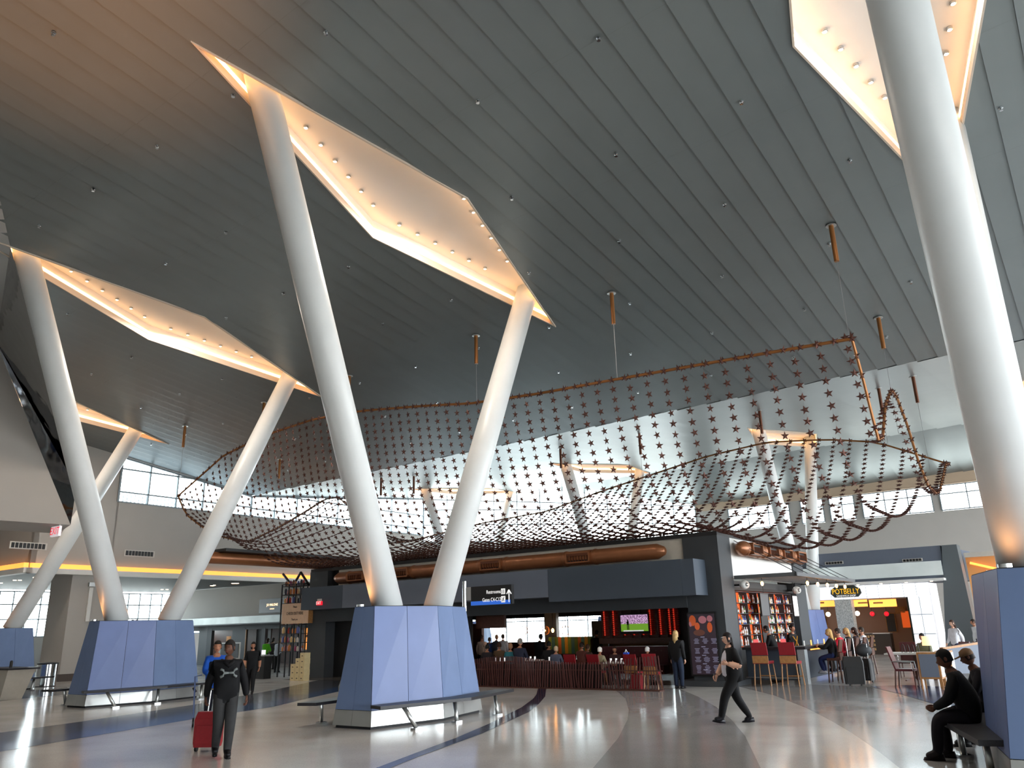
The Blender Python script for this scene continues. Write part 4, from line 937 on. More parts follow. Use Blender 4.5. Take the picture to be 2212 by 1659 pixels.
for (px, py, l) in ((740, 1333, 'round dome camera at the dark kiosk doorway'),):
    u, z = VU(px, py, KF+.2); r = T('dome_camera', l, 'camera', u, KF+.2, z); P(r, 'dome', G().ball((u, KF+.2, z), (.13, .13, .13), 12, 8), M['chrome'], True); P(r, 'mount', bx(u-.03, u+.03, KF+.2, KF+.5, z-.03, z+.03), M['white'])
# stanchion bins, desk
def bin_(u, v, l):
    r = T('litter_bin', l, 'bin', u, v, 0); P(r, 'body', G().lathe([(.42, .03), (.42, .92)], (u, v, 0), 24), M['chrome'], True); P(r, 'lid', G().lathe([(.43, .92), (.43, .98), (.2, 1.0)], (u, v, 0), 24), M['black'], True); P(r, 'base', G().lathe([(.40, 0), (.40, .03)], (u, v, 0), 20), M['black'], True)
bu, bv = FU(97, 1483); bin_(bu, bv, 'round polished steel litter bin beside the far left plinth')
du, dv_ = FU(-8, 1513); r = T('service_desk', 'pale tapered service desk with dark top at the left edge', 'desk', du, dv_)
P(r, 'body', G().hull([(du-1.6, dv_, 0), (du+.25, dv_, 0), (du+.25, dv_+.7, 0), (du-1.6, dv_+.7, 0)], [(du-1.6, dv_, .98), (du+.55, dv_, .98), (du+.55, dv_+.9, .98), (du-1.6, dv_+.9, .98)]), M['cream']); P(r, 'top', bx(du-1.6, du+.75, dv_-.08, dv_+.95, .98, 1.04), M['granite'])
r = T('thermos_flask', 'small dark flask on the service desk', 'flask', du+.0, dv_+.3, 1.04); P(r, 'body', G().lathe([(.05, 0), (.05, .2), (.03, .24)], (du, dv_+.3, 1.04), 10), M['black'], True)
ps, pz = SU(192, 1300, -42.0+.03); r = T('wall_sconce', 'slim white light fitting on the beige pillar', 'light', -41.95, ps, pz); P(r, 'tube', bx(-41.97, -41.87, ps-.09, ps+.09, pz-.95, pz+.7), M['white']); P(r, 'cap', bx(-41.97, -41.85, ps-.14, ps+.14, pz+.75, pz+.95), M['steel'])
# downlights in the low ceiling left
for i, (px, py) in enumerate([(32, 1253), (43, 1253), (75, 1247), (2, 1259), (350, 1273), (361, 1273), (457, 1265), (460, 1265), (463, 1264), (503, 1260), (508, 1260), (513, 1260), (559, 1255), (564, 1255), (569, 1254)]):
    p = FL(px, py, 5.2); r = tag(G().lathe([(.09, -.02), (.09, 0)], (0, 0, 0), 10).build('downlight', M['spotg'], None), 'small warm downlight in the low ceiling over the shops', 'light', 'downlights in the low ceiling'); r.location = (p.x, p.y, 5.2)
# check-out stand with shelves and sign
CV = 25.6
a, _ = VU(615, 1400, CV); b_, zt = VU(668, 1262, CV)
st = T('checkout_stand', 'tall black metal shelving tower with goods left of the kiosk pier', 'shelf', (a+b_)/2, CV)
H0 = VU(640, 1262, CV)[1]
for x in (a, (2*a+b_)/3, (a+2*b_)/3, b_):
    for y in (CV-.35, CV+.35): P(st, 'upright', bx(x-.025, x+.025, y-.025, y+.025, 0, H0), M['black'])
lv = [1.15, 1.55, 1.95, 2.35, 3.35, 3.75, 4.15, H0]
for z in lv: P(st, 'shelf_board', bx(a, b_, CV-.36, CV+.36, z-.03, z), M['black'])
for x0, x1 in ((VU(633, 1255, CV)[0], VU(612, 1230, CV)[0]), (VU(633, 1255, CV)[0], VU(650, 1232, CV)[0]), (VU(668, 1255, CV)[0], VU(650, 1232, CV)[0])):
    P(st, 'brace', G().tube((x0, CV, H0-.1), (x1, CV, H0+.55), .06, 6), M['black'])
cl = [(210, 200, 190), (200, 120, 60), (150, 60, 90), (90, 100, 160), (220, 180, 120), (120, 70, 50), (60, 60, 70), (180, 60, 50)]
gm = [mat('goods_%s' % 'abcdefgh'[i], c, rough=.5) for i, c in enumerate(cl)]
jm = []
for m_ in gm:
    g = G(); g.lathe([(.05, 0), (.06, .04), (.06, .18), (.035, .21), (.035, .24)], (0, 0, 0), 8); jm.append(g.mesh('jar', m_, True))
cnm = ['white', 'orange', 'purple', 'blue', 'yellow', 'brown', 'black', 'red']
lvn = ['lowest', 'second', 'third', 'fourth', 'fifth', 'sixth', 'seventh']
for si, z in enumerate(lv[:-1]):
    x = a+.12; cnt = 0
    while x < b_-.1:
        i = random.randrange(8); o = link('goods_jar', jm[i], None, X(x, CV-.22, z), RZ); s_ = random.uniform(.8, 1.3); o.scale = (s_, s_, s_)
        tag(o, '%s jar, %s from the left on the %s board of the shelving tower' % (cnm[i], ORD[cnt], lvn[si]), 'jar', 'jars on the shelving tower'); cnt += 1; x += random.uniform(.14, .26)
s2 = T('checkout_sign', 'pale wooden check out sign box on the shelving tower', 'sign', a, CV-.5, 2.4)
a1, z1 = VU(610, 1305, CV-.5); b1_, z0 = VU(665, 1346, CV-.5)
P(s2, 'box', bx(a1, b1_, CV-.5, CV-.1, z0, z1), mat('pale_wood_sign', (206, 172, 142), rough=.5, nz=.08)); P(s2, 'side_board', bx(b1_, b1_+.03, CV-.5, CV-.1, z0, z1), M['wood'])
for t_, dz, sz_ in (('Please', .3, .14), ('CHECK OUT HERE', .0, .19), ('Thank you', -.27, .14)): lettering(t_, sz_, M['letk'], s2, ((b1_-a1)/2+a1-a, -.012, (z0+z1)/2-2.4+dz), 0, .78)
cart = []
g = G(); g.box(-.14, .14, -.16, .16, 0, .225); g.v = g.v; cme = g.mesh('carton', mat('pale_carton', (214, 196, 150), rough=.6, nz=.06))
mk = G(); mk.ball((0, -.163, .1), (.06, .003, .02), 8, 4); mkm = mk.mesh('printed_mark', M['skirt'])
bx0, by0 = FU(637, 1470)
for ci, nn_ in enumerate((3, 4, 5)):
    for r_ in range(nn_):
        o = link('wine_carton', cme, None, X(bx0+ci*.30, by0+(r_ % 2)*.01, r_*.228), RZ); link('printed_mark', mkm, o)
        tag(o, 'pale carton, %s of the %s stack by the shelving tower' % (['bottom one', 'second one', 'third one', 'fourth one', 'top one'][r_], ['left', 'middle', 'right'][ci]), 'box', 'pale cartons stacked by the kiosk')
ct = T('counter_stand', 'small dark counter with screen at the shelving tower', 'counter', a+.2, CV-1.6); P(ct, 'top', bx(a-.3, a+.75, CV-1.7, CV-1.2, .98, 1.03), M['steel']); P(ct, 'body', bx(a-.25, a+.7, CV-1.65, CV-1.25, 0, .98), M['black'])
ct = T('till_screen', 'small bright till screen on the dark counter', 'screen', a+.3, CV-1.5, 1.03); P(ct, 'panel', bx(a+.25, a+.5, CV-1.5, CV-1.46, 1.05, 1.25), M['litwhite']); P(ct, 'foot', bx(a+.32, a+.43, CV-1.46, CV-1.4, 1.03, 1.1), M['black'])
# ================================================================== right side: sandwich shop, lounge furniture, pillar
RV = 48.0
pb = T('sandwich_shop', 'white glass sandwich shop with orange menu lights behind the bar', 'shop', -11, RV)
uL = VU(1700, 1300, RV)[0]; uR, _ = VU(2012, 1300, RV)
zt1 = VU(1990, 1252, RV)[1]; zt2 = VU(1990, 1288, RV)[1]
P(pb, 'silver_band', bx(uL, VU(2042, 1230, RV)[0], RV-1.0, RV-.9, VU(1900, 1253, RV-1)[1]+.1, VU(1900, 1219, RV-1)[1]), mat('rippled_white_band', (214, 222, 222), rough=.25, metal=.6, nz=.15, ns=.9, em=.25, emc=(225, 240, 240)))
P(pb, 'soffit', bx(uL, VU(2042, 1230, RV)[0], RV-1.0, RV+.2, zt1-.12, zt1), M['white'])
n_ = 12
for i in range(n_):
    w_ = (uR-uL)/n_; P(pb, 'glass_panel', bx(uL+i*w_+.015, uL+(i+1)*w_-.015, RV-.05, RV, zt2, zt1-.15), M['litwhite'])
zl = zt2-.02; a, _ = VU(1962, 1300, RV)
P(pb, 'backing', bx(uL, uR, RV, RV+.1, zl, zt1-.1), M['frame'])
for i in range(2):
    for j in range(3):
        w_ = (uR-a)/2; hh = (zl)/3; P(pb, 'glass_panel', bx(a+i*w_+.02, a+(i+1)*w_-.02, RV-.05, RV, .1+j*hh+.01, .1+(j+1)*hh-.03), M['litwhite'])
P(pb, 'backing', bx(a, uR, RV, RV+.1, 0, zl), M['frame'])
P(pb, 'side_glass', bx(uR-.05, uR, RV, RV+2.5, .1, zt1-.15), M['litwhite'])
P(pb, 'inner_wall', bx(uL, a, RV+4, RV+4.1, 0, zl), mat('warm_brown_wall', (150, 116, 96), rough=.7)); P(pb, 'inner_ceiling', bx(uL, a, RV+.1, RV+4, zl, zl+.05), M['cream']); P(pb, 'end_wall', bx(a-.1, a, RV+.1, RV+4, 0, zl), mat('dark_green_wall', (40, 48, 30), rough=.6))
pa, pz_ = VU(1806, 1320, RV-.2); pb_, _ = VU(1842, 1320, RV-.2)
P(pb, 'terrazzo_column', bx(pa, pb_, RV-.3, RV+.3, 0, zl), mat('pale_speckled_terrazzo', (190, 190, 184), rough=.5, nz=.5, ns=22))
for x0, x1 in ((1752, 1806), (1844, 1876), (1877, 1939)):
    o = T('menu_lightbox', 'glowing orange menu light box %s' % {1752: 'left of the speckled column', 1844: 'right of the speckled column', 1877: 'in the middle of the sandwich shop'}[x0], 'sign', VU(x0, 1303, RV+.5)[0], RV+.5, 2.4)
    face(o, 'panel', x0, 1296, x1-1, 1310, RV+.5, M['amber']); 
    tg = G(); ua, za_ = VU(x0+10, 1303, RV+.5); tg.box(ua, ua+.5, RV+.425, RV+.43, za_-.03, za_+.05); P(o, 'printed_lines', tg, M['wood'])
P(pb, 'counter', bx(VU(1850, 1360, RV+2)[0], VU(1925, 1360, RV+2)[0], RV+1.6, RV+2.2, 0, 1.1), M['skirt']); P(pb, 'counter_top', bx(VU(1850, 1360, RV+2)[0], VU(1925, 1360, RV+2)[0], RV+1.5, RV+2.2, 1.1, 1.15), M['white'])
P(pb, 'goods_rack', bx(VU(1853, 1360, RV+1)[0], VU(1884, 1360, RV+1)[0], RV+.7, RV+1, .1, 1.15), M['skirt'])
g = G()
for i in range(7):
    for j in range(4): g.box(VU(1855, 1360, RV+1)[0]+i*.125, VU(1855, 1360, RV+1)[0]+i*.125+.09, RV+.66, RV+.7, .25+j*.22, .38+j*.22)
tag(P(pb, 'snack_pack', g, mat('snack_pack_mix', (200, 160, 110), rough=.5, nz=.5, ns=9)), kind='stuff')
o = T('shop_emblem', 'dark round-edged shop emblem with yellow lettering over the entrance', 'sign', VU(1827, 1278, RV-.3)[0], RV-.3, VU(1827, 1278, RV-.3)[1]); BASE[o.name] = (0, 0, 0)
M['emb'] = mat('emblem_dark_green', (52, 60, 56), rough=.5); M['yel'] = mat('emblem_yellow', (250, 190, 40), em=.6, emc=(250, 180, 30))
P(o, 'plate', G().hull([(x*1.05, -.05, z) for x, z in ((-.78, -.1), (-.6, -.3), (.6, -.3), (.78, -.1), (.74, .12), (.42, .34), (.15, .44), (-.15, .44), (-.42, .34), (-.74, .12))][::-1], [(x*1.05, .05, z) for x, z in ((-.78, -.1), (-.6, -.3), (.6, -.3), (.78, -.1), (.74, .12), (.42, .34), (.15, .44), (-.15, .44), (-.42, .34), (-.74, .12))][::-1]), M['emb'])
lettering('POTBELLY', .40, M['yel'], o, (0, -.06, 0), 0, .8); lettering('SANDWICH SHOP', .14, M['letw'], o, (0, -.06, -.23), 0, .9)
P(o, 'star_mark', G().add([(q[0]*.8, -.06, q[2]*.8+.3) for q in sv[2:]], [tuple(range(10))]), M['cream'])
for px, py, c, l in ((1789, 1327, 'spotg', 'round white globe lamp in the sandwich shop'), (1852, 1325, 'spotg', 'white spot lamp beside the speckled column'), (1884, 1326, 'exitr', 'left red pendant lamp in the sandwich shop'), (1915, 1326, 'exitr', 'right red pendant lamp in the sandwich shop')):
    u, z = VU(px, py, RV+1.2); r = T('pendant_lamp', l, 'lamp', u, RV+1.2, z); P(r, 'globe', G().ball((u, RV+1.2, z), .13, 12, 8), M[c], True); P(r, 'cord', G().tube((u, RV+1.2, z+.1), (u, RV+1.2, zl), .01, 4), M['black'])
for i, px in enumerate((1852, 1902, 1957, 2012)):
    p = VU(px, 1255, RV-.6); r = tag(G().lathe([(.07, -.02), (.07, 0)], (0, 0, 0), 10).build('downlight', M['spotg'], None), 'small downlight under the silver band of the sandwich shop', 'light', 'downlights of the sandwich shop'); r.location = X(p[0], RV-.6, zt1-.12)
# grey volume above the shop and the leaning pillar to its right
g = G(); ua, z0 = VU(1700, 1225, RV-.2); ub, z1 = VU(2030, 1176, RV-.2); g.prism([(ua, RV-.2), (ub, RV-.2), (ub+.6, RV+6), (ua, RV+6)], zt1, z1-.05); g.xf(Matrix.Rotation(RZ, 4, 'Z')); struct('wall_shop_top', g, M['charb'])
ua, z1 = VU(2034, 1178, RV-.3); ub, _ = VU(2075, 1200, RV-.3); uc, _ = VU(2116, 1395, RV-.3); ud, _ = VU(2040, 1395, RV-.3)
g = G(); g.hull([(ud, RV-.3, 0), (uc, RV-.3, 0), (uc, RV+.8, 0), (ud, RV+.8, 0)], [(ua, RV-.3, z1), (ub-.1, RV-.3, z1), (ub-.1, RV+.8, z1), (ua, RV+.8, z1)]); g.xf(Matrix.Rotation(RZ, 4, 'Z')); struct('wall_leaning_pillar', g, mat('dark_metal_cladding', (104, 112, 116), rough=.4, metal=.4))
def vent2(px, py, l):
    u, z = VU(px, py, RV-.22); r = T('wall_vent', l, 'vent', u, RV-.22, z, 'vents above the sandwich shop'); P(r, 'frame', bx(u-.5, u+.5, RV-.24, RV-.21, z-.08, z+.08), M['wallw'])
    for i in range(6): P(r, 'louvre', bx(u-.45+i*.155, u-.45+i*.155+.12, RV-.27, RV-.24, z-.06, z+.06), M['black'])
vent2(1802, 1216, 'vent above the white band behind the bar'); vent2(1971, 1210, 'vent above the white band near the leaning pillar')
# orange lit side passage behind the right plinth
a, z1 = VU(2085, 1205, 52); b_, _ = VU(2230, 1205, 52)
pg = T('lit_niche', 'orange lit passage wall behind the right plinth', 'niche', a, 52); P(pg, 'wall_panel', bx(a, b_, 52, 52.2, 0, z1), mat('orange_lit_wall', (200, 140, 80), rough=.6, em=.15)); P(pg, 'cove_strip', G().tube((a+.2, 51.9, z1-.3), (a+2.6, 51.7, z1-1.1), .07, 6), M['amber']); P(pg, 'header', bx(a, b_, 51.6, 52, z1, z1+.25), M['cream'])  # orange light is put into the wall's colour and faint glow
# lounge furniture in front of the shop
def flu(px, py, z=0): return FU(px, py, z)
tu, tv_ = flu(1985, 1470); tb = T('lounge_table', 'white-topped lounge table with a lamp right of the bar', 'table', tu, tv_)
P(tb, 'top', bx(tu-.85, tu+.65, tv_-.3, tv_+1.0, .78, .83), M['white'])
P(tb, 'leg', bx(tu-.1, tu, tv_+.2, tv_+.3, 0, .78), M['woodd']); P(tb, 'leg', bx(tu+.4, tu+.5, tv_+.2, tv_+.3, 0, .78), M['woodd'])
lp = T('table_lamp', 'table lamp with a cream drum shade on the lounge table', 'lamp', tu+.45, tv_+.1, .83); P(lp, 'shade', G().lathe([(.2, .22), (.18, .5)], (tu+.45, tv_+.1, .83), 16), mat('lit_shade', (250, 225, 190), em=.9, emc=(255, 215, 160)), True); P(lp, 'stem', G().tube((tu+.45, tv_+.1, .83), (tu+.45, tv_+.1, 1.06), .015, 6), M['black'])
for i in range(4): 
    q = T('menu_stand', 'black bent-wire stand on the lounge table, %s from the left' % ORD[i], 'stand', tu-.35+i*.14, tv_+.2, .83, 'wire stands on the lounge table'); P(q, 'wire_loop', G().path([(tu-.4+i*.14, tv_+.2, .83), (tu-.38+i*.14, tv_+.2, 1.05), (tu-.35+i*.14, tv_+.2, 1.1), (tu-.32+i*.14, tv_+.2, 1.05), (tu-.3+i*.14, tv_+.2, .83)], .012, 5), M['black'])
def lchair(u, v, rz, l):
    r = T('lounge_chair', l, 'chair', u, v, 0, 'dark red lounge chairs', RZ+rz); BASE[r.name] = (0, 0, 0)
    P(r, 'seat', bx(-.25, .25, -.25, .25, .46, .52), M['tuft']); g = G(); g.hull([(-.25, -.25, .5), (.25, -.25, .5), (.25, -.21, .5), (-.25, -.21, .5)], [(-.25, -.42, 1.12), (.25, -.42, 1.12), (.25, -.38, 1.12), (-.25, -.38, 1.12)]); P(r, 'backrest', g, M['tuft'])
    for sx in (-1, 1):
        P(r, 'leg', G().tube((sx*.23, -.24, .48), (sx*.24, -.3, 0), .022, 6), M['woodd']); P(r, 'leg', G().tube((sx*.23, .23, .48), (sx*.23, .24, 0), .022, 6), M['woodd']); P(r, 'armrest', G().path([(sx*.25, -.3, .72), (sx*.25, .2, .7), (sx*.24, .23, .48)], .018, 5), M['chrome'])
    P(r, 'stretcher', bx(-.22, .22, -.02, .02, .2, .23), M['woodd'])
cu_, cv_ = flu(1950, 1488); lchair(cu_+.1, cv_+.35, -math.pi/2, 'dark red chair in front of the lounge table'); lchair(tu-.5, tv_+1.35, math.pi, 'dark red chair behind the lounge table'); lchair(tu+1.0, tv_+1.1, math.pi*.75, 'dark red chair beside the grey panel')
def cabinet(px0, px1, pyb, zh, l, w_=.5):
    u0, v0 = flu(px0, pyb); u1 = u0+w_; r = T('display_cabinet', l, 'cabinet', u0, v0)
    P(r, 'carcass', bx(u0, u1, v0, v0+.55, .28, zh), M['wood']); P(r, 'front_panel', bx(u0+.05, u1-.05, v0-.015, v0, .33, zh-.05), M['charb']); P(r, 'side_panel', bx(u1, u1+.015, v0+.05, v0+.5, .33, zh-.05), M['white'])
    for x in (u0+.02, u1-.02):
        for y in (v0+.02, v0+.53): P(r, 'leg', bx(x-.02, x+.02, y-.02, y+.02, 0, .28), M['wood'])
cabinet(1992, 2030, 1490, .98, 'wood cabinet with a grey front panel under the lounge table', .55); cabinet(2032, 2060, 1485, .98, 'wood cabinet with a pale side beside the seated man', .38)
u0, v0 = flu(2045, 1480); bnk = T('lounge_screen', 'grey upholstered divider panel with an orange emblem behind the seated man', 'screen', u0, v0)
P(bnk, 'panel', G().hull([(u0, v0, .3), (u0+.06, v0-.04, .3), (u0+1.6, v0+1.9, .3), (u0+1.55, v0+1.95, .3)], [(u0, v0, .98), (u0+.06, v0-.04, .98), (u0+1.6, v0+1.9, 1.2), (u0+1.55, v0+1.95, 1.2)]), M['charb'])
P(bnk, 'top_rail', G().hull([(u0-.02, v0-.02, .98), (u0+.08, v0-.06, .98), (u0+1.62, v0+1.88, 1.2), (u0+1.53, v0+1.97, 1.2)], [(u0-.02, v0-.02, 1.04), (u0+.08, v0-.06, 1.04), (u0+1.62, v0+1.88, 1.26), (u0+1.53, v0+1.97, 1.26)]), M['wood'])
P(bnk, 'emblem', G().hull([(u0+.85, v0+.98, .6), (u0+1.15, v0+1.34, .6), (u0+1.13, v0+1.38, .6), (u0+.83, v0+1.02, .6)], [(u0+.85, v0+.98, .85), (u0+1.15, v0+1.34, .85), (u0+1.13, v0+1.38, .85), (u0+.83, v0+1.02, .85)]), M['wood'])
for t in (.05, .5, .95): P(bnk, 'leg', G().tube((u0+.03+1.55*t, v0+1.93*t, .31), (u0+.03+1.55*t, v0+1.93*t, 0), .02, 5), M['wood'])
def bag(px, py, l, s=1., cm='black', rz=0.3):
    u, v = flu(px, py); r = T('rolling_bag', l, 'suitcase', u, v, 0, 'black rolling bags at the bar', RZ+rz); BASE[r.name] = (0, 0, 0)
    g = G(); prof = [(-.2, -.13), (.2, -.13), (.22, -.1), (.22, .1), (.2, .13), (-.2, .13), (-.22, .1), (-.22, -.1)]
    g.hull([(x*.95*s, y, .06) for x, y in prof], [(x*s, y*1.0, .5*s) for x, y in prof]); g.hull([(x*s, y, .5*s) for x, y in prof], [(x*.85*s, y*.75, .62*s) for x, y in prof]); P(r, 'body', g, M[cm], True)
    P(r, 'pocket', bx(-.16*s, .16*s, -.17, -.12, .12, .4*s), M[cm]); P(r, 'handle', G().path([(-.1, .1, .6*s), (-.1, .12, 1.0*s), (.1, .12, 1.0*s), (.1, .1, .6*s)], .012, 5), M['steel'])
    for x in (-.16, .16): P(r, 'wheel', G().tube((x-.02, .08, .04), (x+.02, .08, .04), .04, 8), M['char'])
    return r
bag(1849, 1482, 'large black rolling bag standing at the bar stools', 1.35); bag(1873, 1474, 'black rolling bag with a stuffed top, right of the other', 1.15, rz=-.3)
bt = T('duffel_bag', 'soft black bag stacked on the second rolling bag', 'bag', *flu(1868, 1474)); BASE[bt.name] = (0, 0, 0); P(bt, 'body', G().ball((.05, .2, .95), (.26, .18, .2), 12, 8), M['char'], True); P(bt, 'strap', G().path([(-.15, .2, 1.05), (0.05, .2, 1.25), (.25, .2, 1.05)], .015, 5), M['black'])
# terrace tables and chairs behind the slatted screen
for i, (px, py) in enumerate([(1335, 1436), (1085, 1430), (1200, 1425), (1150, 1440), (1260, 1425)]):
    vv = 24.2+.55*i; u, _ = VU(px, py, vv); r = T('dining_table', ['dining table behind the screen, near its right end', 'dining table near the sign post side', 'dining table in the middle of the terrace', 'dining table nearest the middle of the screen', 'dining table below the striped divider'][i], 'table', u, vv, 0)
    P(r, 'top', bx(u-.4, u+.4, vv-.35, vv+.35, .72, .76), M['white' if i in (0, 3) else 'woodd']); P(r, 'pedestal', bx(u-.04, u+.04, vv-.04, vv+.04, 0, .72), M['black'])
    for j in range(3):
        q = T('drinking_glass', '%s drinking glass on the %s terrace table' % (['left', 'middle', 'right'][j], ['right-end', 'sign-side', 'central', 'screen-side', 'striped-divider'][i]), 'glass', u-.2+j*.2, vv-.1, .76, 'glasses on the terrace tables'); P(q, 'bowl', G().lathe([(.03, 0), (.035, .12)], (u-.2+j*.2, vv-.1, .76), 8), M['letw'], True)
chair('terrace_chair', 'red-backed oak chair at the right end of the slatted screen', VU(1408, 1490, 23.4)[0], 23.5, 0.2, 'terrace chairs', .47, .98)
for i, px in enumerate((1240, 1290, 1370)): chair('terrace_chair', ['oak chair behind the slatted screen, left of the white-haired diner', 'oak chair of the white-haired diner', 'oak chair at the table with the blue bag'][i], VU(px, 1450, 24.0)[0], 24.0, 0, 'terrace chairs', .47, .95)
u, z = VU(1353, 1415, 24.3); r = T('shopping_bag', 'small blue bag standing on the terrace table', 'bag', u, 24.3, .76); P(r, 'body', G().hull([(u-.08, 24.25, .76), (u+.08, 24.25, .76), (u+.08, 24.35, .76), (u-.08, 24.35, .76)], [(u-.09, 24.25, 1.06), (u+.09, 24.25, 1.06), (u+.09, 24.35, 1.06), (u-.09, 24.35, 1.06)]), mat('blue_paper', (40, 80, 200), rough=.4)); P(r, 'handle', G().path([(u-.05, 24.3, 1.05), (u, 24.3, 1.15), (u+.05, 24.3, 1.05)], .008, 4), M['letw'])
u, z = VU(1375, 1480, 23.6); r = T('red_bag', 'red bag on the terrace floor behind the slats', 'bag', u, 23.6); P(r, 'body', G().hull([(u-.2, 23.5, 0), (u+.2, 23.5, 0), (u+.2, 23.8, 0), (u-.2, 23.8, 0)], [(u-.14, 23.55, .42), (u+.14, 23.55, .42), (u+.14, 23.75, .42), (u-.14, 23.75, .42)]), M['red'], True); P(r, 'handle', G().path([(u-.1, 23.65, .4), (u, 23.65, .52), (u+.1, 23.65, .4)], .012, 4), M['black'])
for i, px in enumerate((1084, 1131, 1177, 1194, 1222)):
    u, z = VU(px, 1362, 30); r = T('wicker_pendant' if i != 3 else 'pendant_bulb', 'round wicker pendant lamp in the restaurant, %s from the sign post' % ORD[i] if i != 3 else 'single glowing bulb hanging before the restaurant windows', 'lamp', u, 30, z, 'wicker pendants in the restaurant' if i != 3 else None)
    if i == 3: P(r, 'glass_bulb', G().ball((u, 30, z), (.06, .06, .09), 10, 6), M['warmbulb'], True)
    else:
        g = G()
        for t in range(7):
            a_ = t*math.pi/7; pts = [(u+.22*math.cos(a_)*math.sin(q), 30+.22*math.sin(a_)*math.sin(q), z+.2*math.cos(q)) for q in [2*math.pi*w_/12 for w_ in range(13)]]; g.path(pts, .007, 3)
        P(r, 'wicker_shade', g, M['wood']); P(r, 'bulb', G().ball((u, 30, z), .04, 8, 5), M['warmbulb'])
    P(r, 'cord', G().tube((u, 30, z+.1), (u, 30, 2.85), .012, 4), M['black'])

# pictures and a bulb strand inside the sandwich shop
for px, py, w_, h_, m_, l in ((1925, 1345, .28, .55, 'char', 'dark tall picture on the back wall of the sandwich shop'), (1957, 1338, .26, .5, 'amberd', 'orange framed picture on the back wall of the sandwich shop'), (1945, 1318, .3, .2, 'wood', 'small wood framed notice in the sandwich shop'), (1770, 1345, .5, .4, 'woodd', 'dark framed board left inside the sandwich shop')):
    u, z = VU(px, py, RV+3.95); r = T('framed_picture', l, 'picture', u, RV+3.95, z); P(r, 'frame', bx(u-w_, u+w_, RV+3.93, RV+3.98, z-h_, z+h_), M['wood']); P(r, 'print', bx(u-w_+.05, u+w_-.05, RV+3.9, RV+3.93, z-h_+.05, z+h_-.05), M[m_])
bs = T('bulb_strand', 'vertical strand of small bulbs at the right jamb of the sandwich shop', 'light', VU(1988, 1350, RV+.3)[0], RV+.3, .6)
u = BASE[bs.name][0]; P(bs, 'cord', G().tube((u, RV+.3, .6), (u, RV+.3, zl), .012, 4), M['black'])
for i in range(10): P(bs, 'bulb', G().ball((u+(.07 if i % 2 else -.07), RV+.28, .75+i*.17), .035, 8, 5), M['warmbulb'])
# ================================================================== people
SKL = {}   # pose -> joints
def base_pose():
    return {'pelvis': (0, 0, .95), 'spine': (0, 0, 1.13), 'chest': (0, .01, 1.33), 'neck': (0, .0, 1.47), 'headb': (0, .015, 1.56),
            'shL': (-.18, 0, 1.41), 'elL': (-.23, -.03, 1.13), 'wrL': (-.24, .05, .88), 'shR': (.18, 0, 1.41), 'elR': (.23, -.03, 1.13), 'wrR': (.24, .05, .88),
            'hipL': (-.09, 0, .88), 'knL': (-.10, .03, .49), 'anL': (-.10, 0, .09), 'toL': (-.12, .15, .04), 'hipR': (.09, 0, .88), 'knR': (.10, .03, .49), 'anR': (.10, 0, .09), 'toR': (.12, .15, .04)}
def pose(**k):
    p = base_pose(); p.update(k); return p
def shiftup(p, names, d):
    for n in names: p[n] = tuple(a+b for a, b in zip(p[n], d))
    return p
UP = ['spine', 'chest', 'neck', 'headb', 'shL', 'elL', 'wrL', 'shR', 'elR', 'wrR']
P_STAND = pose()
P_WALK = pose(knL=(-.09, .22, .53), anL=(-.09, .30, .10), toL=(-.10, .46, .07), knR=(.10, -.02, .50), anR=(.10, -.30, .12), toR=(.11, -.17, .04), elL=(-.25, -.12, 1.14), wrL=(-.25, -.12, .89), elR=(.25, .0, 1.13), wrR=(.27, .16, .92))
P_WALK2 = pose(knL=(-.09, .24, .53), anL=(-.09, .36, .11), toL=(-.10, .51, .10), knR=(.10, -.08, .50), anR=(.10, -.34, .10), toR=(.11, -.22, .03), elL=(-.31, -.10, 1.12), wrL=(-.22, .15, 1.17), elR=(.25, .08, 1.14), wrR=(.24, .24, .93))
P_SIT = pose(pelvis=(0, 0, .56), spine=(0, 0, .74), chest=(0, .02, .95), neck=(0, .02, 1.09), headb=(0, .04, 1.18), shL=(-.18, .01, 1.03), elL=(-.23, .08, .79), wrL=(-.13, .30, .74), shR=(.18, .01, 1.03), elR=(.23, .08, .79), wrR=(.13, .30, .74),
             hipL=(-.10, .04, .54), knL=(-.14, .45, .53), anL=(-.13, .42, .09), toL=(-.14, .58, .04), hipR=(.10, .04, .54), knR=(.14, .45, .53), anR=(.13, .42, .09), toR=(.14, .58, .04))
P_LEAN = dict(P_SIT); P_LEAN.update(spine=(0, .03, .75), chest=(0, .11, .95), neck=(0, .18, 1.10), headb=(0, .23, 1.19), shL=(-.19, .14, 1.04), elL=(-.23, .25, .78), wrL=(-.10, .46, .66), shR=(.19, .14, 1.04), elR=(.23, .25, .78), wrR=(.10, .46, .66), knL=(-.16, .44, .54), knR=(.16, .44, .54), anL=(-.15, .50, .09), toL=(-.17, .66, .04), anR=(.15, .40, .09), toR=(.17, .56, .04))
P_BAR = dict(P_SIT); P_BAR = {k_: (v_[0], v_[1], v_[2]+.26) for k_, v_ in P_SIT.items()}; P_BAR.update(elL=(-.24, .2, 1.06), wrL=(-.1, .42, 1.12), elR=(.24, .2, 1.06), wrR=(.1, .42, 1.12), knL=(-.12, .42, .74), anL=(-.10, .34, .36), toL=(-.11, .5, .32), knR=(.12, .42, .74), anR=(.10, .34, .36), toR=(.11, .5, .32))
P_BROWSE = pose(chest=(0, .06, 1.32), neck=(0, .10, 1.45), headb=(0, .15, 1.53), shL=(-.18, .06, 1.39), shR=(.18, .06, 1.39), elL=(-.22, .14, 1.14), wrL=(-.12, .34, 1.1), elR=(.22, .14, 1.14), wrR=(.12, .34, 1.1))
